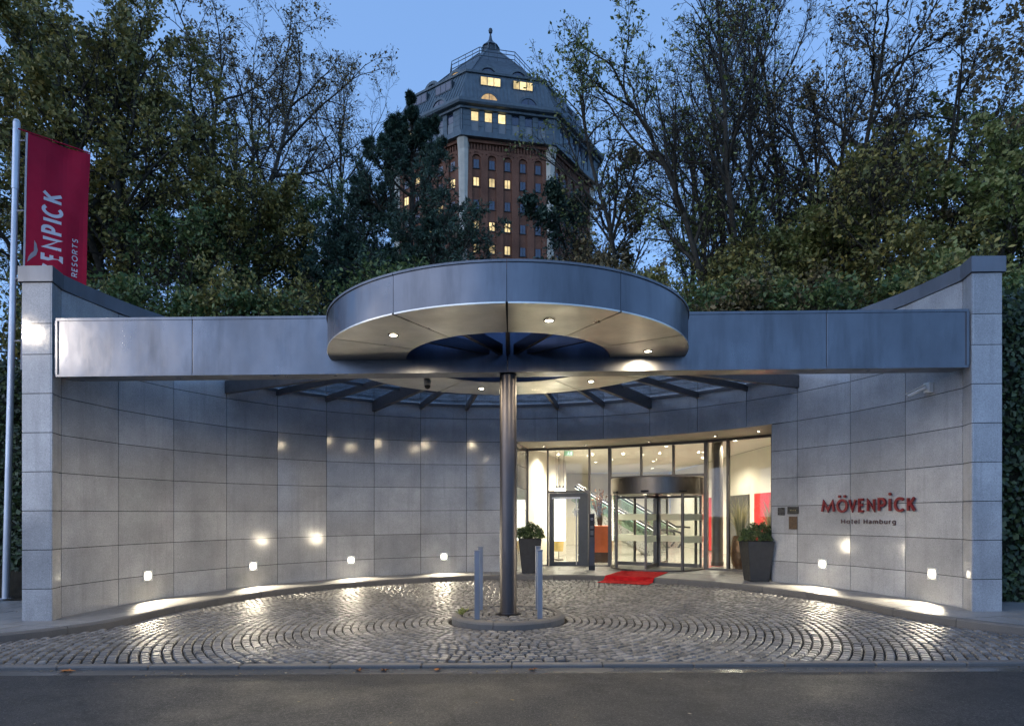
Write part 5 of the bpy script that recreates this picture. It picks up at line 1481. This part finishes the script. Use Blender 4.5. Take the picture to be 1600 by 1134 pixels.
def tree(px, d, top, label, leaf, nleaf, lsize, counts=(14, 7, 6, 4), angs=(.85, .75, .7, .7), ratio=(.42, .52, .5, .5), trop=(.02, .05, .03, .0), wig=(.07, .14, .2, .25), stems=1, splay=.16, trunk=.20, crown0=.25, shape='oval', seed=1, name='deciduous_tree', kind='leaf', spreadl=.12, group='trees on the hillside behind the wall', cat='tree', lean=(0, 0), minr=.011, aspect=.55):
    X = (px - 799.5) * d / FPX; z = HZ(X, d) - .15; H = CAMZ + (805 - top) * d / FPX - z
    rng = np.random.default_rng(seed); g = Grow(random.Random(seed), counts, angs, ratio, trop, wig, minr, crown0, shape)
    for s in range(stems):
        a = 2 * pi * s / max(1, stems) + rng.uniform(0, 1.5); sp = splay * (0 if stems == 1 else rng.uniform(.6, 1.3))
        dd = np.array((cos(a) * sp + lean[0], sin(a) * sp * .8 + lean[1], 1.0)); dd /= np.linalg.norm(dd)
        k = 1.0 if s == 0 else rng.uniform(.72, .98)
        g.branch((cos(a) * .15 * (stems > 1), sin(a) * .15 * (stems > 1), 0.0), tuple(float(q) for q in dd), H * k, trunk * (1 if stems == 1 else .72), 0)
    # bring the crown top to the measured height
    mz = max(p1[2] for L_ in g.seg for (_, p1, _, _) in L_); k = H / mz
    t_ = thing(name, (X, d, z), label, cat, group)
    def arr(levels):
        S = [q for L_ in levels for q in g.seg[L_]]
        return (np.array([q[0] for q in S]) * k, np.array([q[1] for q in S]) * k, np.array([q[2] for q in S]), np.array([q[3] for q in S]))
    nl = len(g.seg)
    P0, P1, R0, R1 = arr([0, 1]); link(seg_mesh('trunk', P0, P1, R0, R1, 7, BARK), 'trunk', None, t_)
    P0, P1, R0, R1 = arr(range(2, nl)); link(seg_mesh('branches', P0, P1, R0, R1, 3, BARKD), 'branches', None, t_)
    T = np.array([a for a, b in g.tips]) * k; B = np.array([b for a, b in g.tips]) * k
    if nleaf:
        # clumped: leaves favour some twigs
        wgt = rng.gamma(.7, 1.0, len(T)); cl = np.sin(T[:, 0] * .9 + seed) * np.cos(T[:, 1] * .8) + np.sin(T[:, 2] * 1.1 + seed * 2); wgt *= np.exp(cl * .7); wgt /= wgt.sum()
        idx = rng.choice(len(T), nleaf, p=wgt); f = rng.uniform(0, 1, nleaf)[:, None]
        if kind == 'needle':
            ax = (T - B)[idx]; ax /= np.linalg.norm(ax, axis=1)[:, None] + 1e-9
            dd = rng.normal(size=(nleaf, 3)) * .75 + ax * .9; dd[:, 2] += .25; dd /= np.linalg.norm(dd, axis=1)[:, None]
            base = (B[idx] * (1 - f) + T[idx] * f); Ls = lsize * rng.uniform(.7, 1.3, nleaf)[:, None]
            sd_ = np.cross(dd, rng.normal(size=(nleaf, 3))); sd_ /= np.linalg.norm(sd_, axis=1)[:, None]
            v = np.stack([base, base + dd * Ls * .5 + sd_ * Ls * .10, base + dd * Ls, base + dd * Ls * .5 - sd_ * Ls * .10], 1).reshape(-1, 3); fc = np.arange(nleaf * 4).reshape(-1, 4)
        else:
            pts = B[idx] * (1 - f) + T[idx] * f + rng.normal(0, spreadl, (nleaf, 3))
            v, fc = leaf_cloud(pts, None, lsize, aspect=aspect, up=.5)
        link(fast_mesh('crown', v, fc, LM[leaf]), 'crown', None, t_)
    return t_

FINE = dict(counts=(16, 8, 6, 5))
# left of the tower
tree(30, 24, -40, 'broad olive leaved tree at the left edge behind the flagpole', 'olive', 22000, .085, shape='round', seed=3, ratio=(.5, .5, .5, .5), trunk=.24)
tree(205, 25, -90, 'large forked tree with olive autumn leaves right of the banner', 'olive', 28000, .085, stems=3, splay=.2, shape='oval', seed=5, ratio=(.40, .5, .5, .5), trunk=.30)
tree(322, 29, -110, 'tall dark tree with drooping fine twigs left of the bare tree', 'brown', 13000, .07, **FINE, stems=2, splay=.07, ratio=(.34, .5, .5, .5), trop=(.03, .04, -.02, -.05), seed=8, trunk=.30)
tree(420, 36, 20, 'slim half bare tree between dark twiggy tree and bare tree', 'brown', 5000, .07, **FINE, seed=11, angs=(.7, .65, .6, .6), ratio=(.36, .5, .5, .5))
tree(530, 40, 88, 'bare branched tree left of the pine', 'olive', 1500, .07, counts=(18, 8, 6, 5), seed=14, angs=(.62, .6, .6, .6), ratio=(.42, .55, .5, .5), shape='vase', crown0=.3, trunk=.2)
tree(130, 33, 60, 'dark green tree standing behind the olive trees on the left', 'green', 16000, .09, seed=17, shape='round', ratio=(.5, .5, .5, .5))
tree(390, 27, 270, 'low leafy tree above the left end of the steel beam', 'olive', 12000, .08, seed=19, shape='round', ratio=(.55, .5, .5, .5), trunk=.14)
PINE = dict(kind='needle', leaf='pine', counts=(30, 11, 7, 3), angs=(1.1, .8, .7, .7), trop=(.01, .05, .05, .04), wig=(.022, .14, .2, .25), name='pine_tree')
tree(632, 27, 172, 'dark pine tree overlapping the left side of the brick tower', nleaf=105000, lsize=.17, seed=23, shape='cone', ratio=(.46, .42, .45, .5), crown0=.15, trunk=.2, **PINE)
tree(565, 28, 275, 'smaller dark pine left of the tall pine', nleaf=50000, lsize=.17, seed=26, shape='cone', ratio=(.45, .42, .45, .5), crown0=.12, trunk=.15, **PINE)
tree(690, 24, 318, 'low dark pine below the tower in front of its brick base', nleaf=36000, lsize=.16, seed=29, shape='round', ratio=(.5, .42, .45, .5), crown0=.1, trunk=.13, **PINE)
# right of the tower
tree(925, 31, 215, 'dense brown shrubby tree covering the lower right of the tower', 'brown', 9000, .075, counts=(18, 8, 6, 5), seed=31, shape='round', ratio=(.20, .5, .5, .5), crown0=.12, trop=(.02, .03, -.01, -.03), trunk=.18)
tree(920, 34, 330, 'dark green shrubby tree at the foot of the brick tower', 'pine', 14000, .09, seed=33, shape='round', ratio=(.30, .5, .5, .5), crown0=.1, trunk=.15)
tree(983, 29, 55, 'slender nearly bare tree just right of the tower', 'yellow', 2600, .075, counts=(18, 7, 5, 4), angs=(.55, .5, .5, .6), seed=37, ratio=(.30, .5, .5, .5), trop=(.03, .07, .05, .0), trunk=.17)
tree(1130, 26, -40, 'tall multi stemmed tree with few leaves right of centre', 'yellow', 5000, .075, counts=(13, 8, 6, 4), angs=(.55, .5, .55, .6), stems=4, splay=.22, seed=41, ratio=(.32, .52, .5, .5), trop=(.02, .08, .04, .0), trunk=.24)
tree(1060, 38, 130, 'distant bare tree behind the multi stemmed tree', 'brown', 2500, .07, **FINE, seed=43, angs=(.6, .6, .6, .6), ratio=(.36, .5, .5, .5))
tree(1215, 30, -70, 'tall dark stemmed tree with fine upright twigs', 'brown', 4200, .075, **FINE, angs=(.5, .5, .5, .6), stems=2, splay=.12, seed=47, ratio=(.32, .52, .5, .5), trop=(.02, .07, .04, .0), trunk=.26)
tree(1300, 27, 0, 'wide twiggy tree with sparse brown green leaves', 'brown', 6500, .075, **FINE, angs=(.65, .55, .55, .6), stems=3, splay=.25, seed=51, ratio=(.36, .52, .5, .5), trop=(.02, .06, .03, .0), trunk=.26)
tree(1420, 25, 60, 'rounded tree with brownish leaves above the right wall', 'brown', 12000, .085, stems=2, splay=.2, seed=53, shape='round', ratio=(.42, .52, .5, .5), trunk=.22)
tree(1520, 23, 110, 'leafy yellow green tree above the right wall end', 'yellow', 20000, .085, stems=2, splay=.2, seed=57, shape='round', ratio=(.42, .52, .5, .5), trunk=.2)
tree(1640, 22, 200, 'yellow green tree at the right edge of the picture', 'yellow', 15000, .085, seed=59, shape='round', ratio=(.5, .5, .5, .5), trunk=.18)
tree(1350, 34, 260, 'dark green tree behind the twiggy trees on the right', 'green', 8000, .09, seed=61, shape='round', ratio=(.46, .5, .5, .5))
BELT = [(75, 27, 250, 'olive', 'low olive tree behind the banner and flagpole'), (300, 24, 300, 'green', 'low green tree under the twiggy tree on the left'), (480, 30, 290, 'green', 'low green tree left of the pines'), (1095, 29, 290, 'yellow', 'low yellow green tree right of the slender bare tree'),
        (1185, 24, 320, 'olive', 'low olive tree below the tall dark stems'), (1280, 25, 260, 'yellow', 'low yellow green tree in front of the twiggy trees'), (1390, 23, 240, 'olive', 'low olive tree left of the right wall end')]
for i, (px, d, top, leaf, lab) in enumerate(BELT):
    tree(px, d, top, lab, leaf, 13000, .08, counts=(13, 7, 6, 3), stems=3, splay=.3, seed=200 + i, shape='round', ratio=(.42, .52, .5, .5), crown0=.12, trunk=.11, spreadl=.15)
# shrubs along the top of the wall
SH = [(40, 20.5, 420, 'olive', 'left edge behind the flagpole'), (150, 20, 400, 'green', 'behind the banner'), (250, 21, 415, 'olive', 'right of the banner'), (345, 20.5, 425, 'green', 'above the left beam panel'),
      (440, 21, 395, 'olive', 'left of the canopy disc'), (520, 21, 410, 'green', 'at the left shoulder of the canopy disc'), (600, 22.5, 390, 'green', 'below the tall pine'), (780, 24, 400, 'pine', 'in front of the tower base'), (950, 24, 390, 'brown', 'below the slender bare tree'),
      (1060, 21, 400, 'olive', 'at the right shoulder of the canopy disc'), (1140, 20.5, 405, 'green', 'above the middle of the right beam'), (1230, 20, 420, 'brown', 'above the right beam panel'), (1320, 20, 395, 'green', 'left of the right wall coping'), (1410, 19.5, 385, 'olive', 'above the right wall coping'), (1500, 19, 360, 'yellow', 'behind the top of the right wall end'), (1590, 18, 390, 'green', 'beyond the right wall end')]
for i, (px, d, top, leaf, where) in enumerate(SH):
    tree(px, d, top, 'leafy shrub ' + where, leaf, 7000, .075, counts=(9, 6, 5), angs=(.7, .7, .7), stems=4, splay=.55, seed=100 + i, shape='round', ratio=(.5, .55, .5), crown0=.15, trunk=.07, name='shrub', cat='shrub', group='shrubs along the top of the wall', spreadl=.16)

# ------------------------------------------------------------------ ivy beside the wall ends
def hedge(x0, x1, y0, y1, h, label, n, seed):
    rng = np.random.default_rng(seed); xm = (x0 + x1) / 2; z = G(xm, y0) - .05
    t_ = thing('ivy_hedge', (xm, y0, z), label, 'hedge')
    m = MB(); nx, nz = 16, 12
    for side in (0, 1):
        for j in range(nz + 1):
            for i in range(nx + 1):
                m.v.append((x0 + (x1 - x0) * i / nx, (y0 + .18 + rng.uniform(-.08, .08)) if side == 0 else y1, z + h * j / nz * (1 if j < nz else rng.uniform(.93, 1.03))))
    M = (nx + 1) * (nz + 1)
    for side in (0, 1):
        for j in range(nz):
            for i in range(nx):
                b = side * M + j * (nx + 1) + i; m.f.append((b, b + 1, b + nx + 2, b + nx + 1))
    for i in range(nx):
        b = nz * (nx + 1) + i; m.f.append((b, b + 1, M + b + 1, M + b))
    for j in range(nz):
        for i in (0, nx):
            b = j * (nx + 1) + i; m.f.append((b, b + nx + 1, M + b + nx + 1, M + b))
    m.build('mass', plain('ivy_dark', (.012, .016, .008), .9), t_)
    pts = np.stack([rng.uniform(x0, x1, n), y0 + np.abs(rng.normal(0, .14, n)) - .02, rng.uniform(0, h + .25, n) + z], 1)
    k = int(n * .12); pts[:k, 1] = rng.uniform(y0, y1, k); pts[:k, 2] = z + h + rng.uniform(-.1, .25, k)
    k2 = int(n * .1); xe = x1 if x1 < 0 else x0; pts[k:k + k2, 0] = xe + rng.normal(0, .06, k2); pts[k:k + k2, 1] = rng.uniform(y0, y1, k2)
    pts -= np.array((xm, y0, z)); nr = np.tile(np.array((0, -1., .35)), (n, 1))
    v, f = leaf_cloud(pts, nr, .05, .55, .75); link(fast_mesh('leaves', v, f, LM['ivy']), 'leaves', None, t_)
hedge(-15, -8.0, 12.75, 13.9, 4.6, 'dark ivy hedge behind the flagpole on the left', 22000, 5)
hedge(7.85, 14, 10.55, 12.2, 5.0, 'dark ivy hedge beside the right wall end', 22000, 6)

# ------------------------------------------------------------------ fallen leaves
FALL = plain('fallen_leaf', (.30, .11, .025), .7, 0, .3, .3, 40)
def maple(name, x, y, z, s, mat, label=None, rz=0):
    m = MB(); pr = []
    for j in range(10):
        a = 2 * pi * j / 10 + rz; r_ = s * (1.0 if j % 2 == 0 else .42) * random.uniform(.8, 1.15); pr.append((x + r_ * cos(a), y + r_ * sin(a), z + random.uniform(.004, .028)))
    m.v = pr + [(x, y, z + .006)]; m.f = [(j, (j + 1) % 10, 10) for j in range(10)]
    m.v += [(x + s * .9 * cos(rz + .3), y + s * .9 * sin(rz + .3), z + .01), (x + s * 1.7 * cos(rz + .3), y + s * 1.7 * sin(rz + .3), z + .02), (x + s * 1.7 * cos(rz + .33), y + s * 1.7 * sin(rz + .33), z + .02)]; m.f.append((11, 12, 13))
    o = m.build(name, mat, loc=(x, y, z))
    if label: tag(o, label, 'leaf', 'orange fallen leaves in the gutter')
    return o
for px, lab in ((104, 'large curled orange leaf in the gutter at the far left'), (560, 'orange leaf in the gutter left of centre'), (600, 'orange leaf in the gutter below the island left side'), (683, 'orange leaf in the gutter just left of the column'), (832, 'orange leaf in the gutter just right of the column')):
    y = 6.86; x = (px - 799.5) * y / FPX; maple('fallen_leaf', x, y, RZ(x, y) + .004, .06 if px > 200 else .09, FALL, lab, random.uniform(0, 3))
rng = np.random.default_rng(4)
n = 270; xx = rng.uniform(-7, 7, n); yy = np.concatenate([rng.uniform(3.6, 6.7, 60), rng.uniform(7.3, 14, 50), rng.uniform(8, 11.5, 40), rng.uniform(6.66, 6.95, 120)])
xx[110:150] = np.sign(rng.uniform(-1, 1, 40)) * rng.uniform(6.3, 10, 40)
zz = np.array([RZ(a, b) + .006 if b < 6.97 else (G(a, b) + (CB if sdist(a, b)[0] < 0 else 0) + .008) for a, b in zip(xx, yy)])
v, f = leaf_cloud(np.stack([xx, yy, zz], 1), np.tile(np.array((0, 0, 1.)), (n, 1)), .016, .15)
lt = link(fast_mesh('leaf_litter', v, f, make_leafmat('litter', [(0, (.10, .06, .02)), (.6, (.22, .16, .08)), (1, (.4, .36, .28))])), 'leaf_litter', None)
tag(lt, 'tiny scraps of leaf scattered over road and cobbles', kind='stuff')
# tuft of grass on the island
v_, f_ = [], []
for k in range(90):
    a = rng.uniform(-1.75, -1.15); r_ = rng.uniform(.70, .79); b = np.array((PCX + r_ * sin(a), PCY + r_ * cos(a), G(0, PCY))); t2 = rng.normal(0, .03, 2); i = len(v_)
    v_ += [b + (-.004, 0, 0), b + (.004, 0, 0), b + (t2[0] + .001, t2[1], rng.uniform(.03, .07)), b + (t2[0] - .001, t2[1], .03)]; f_.append((i, i + 1, i + 2, i + 3))
gt = link(fast_mesh('grass_tuft', np.array(v_), np.array(f_), LM['yellow']), 'grass_tuft', None); tag(gt, 'small tuft of grass on the left rim of the island', kind='stuff')
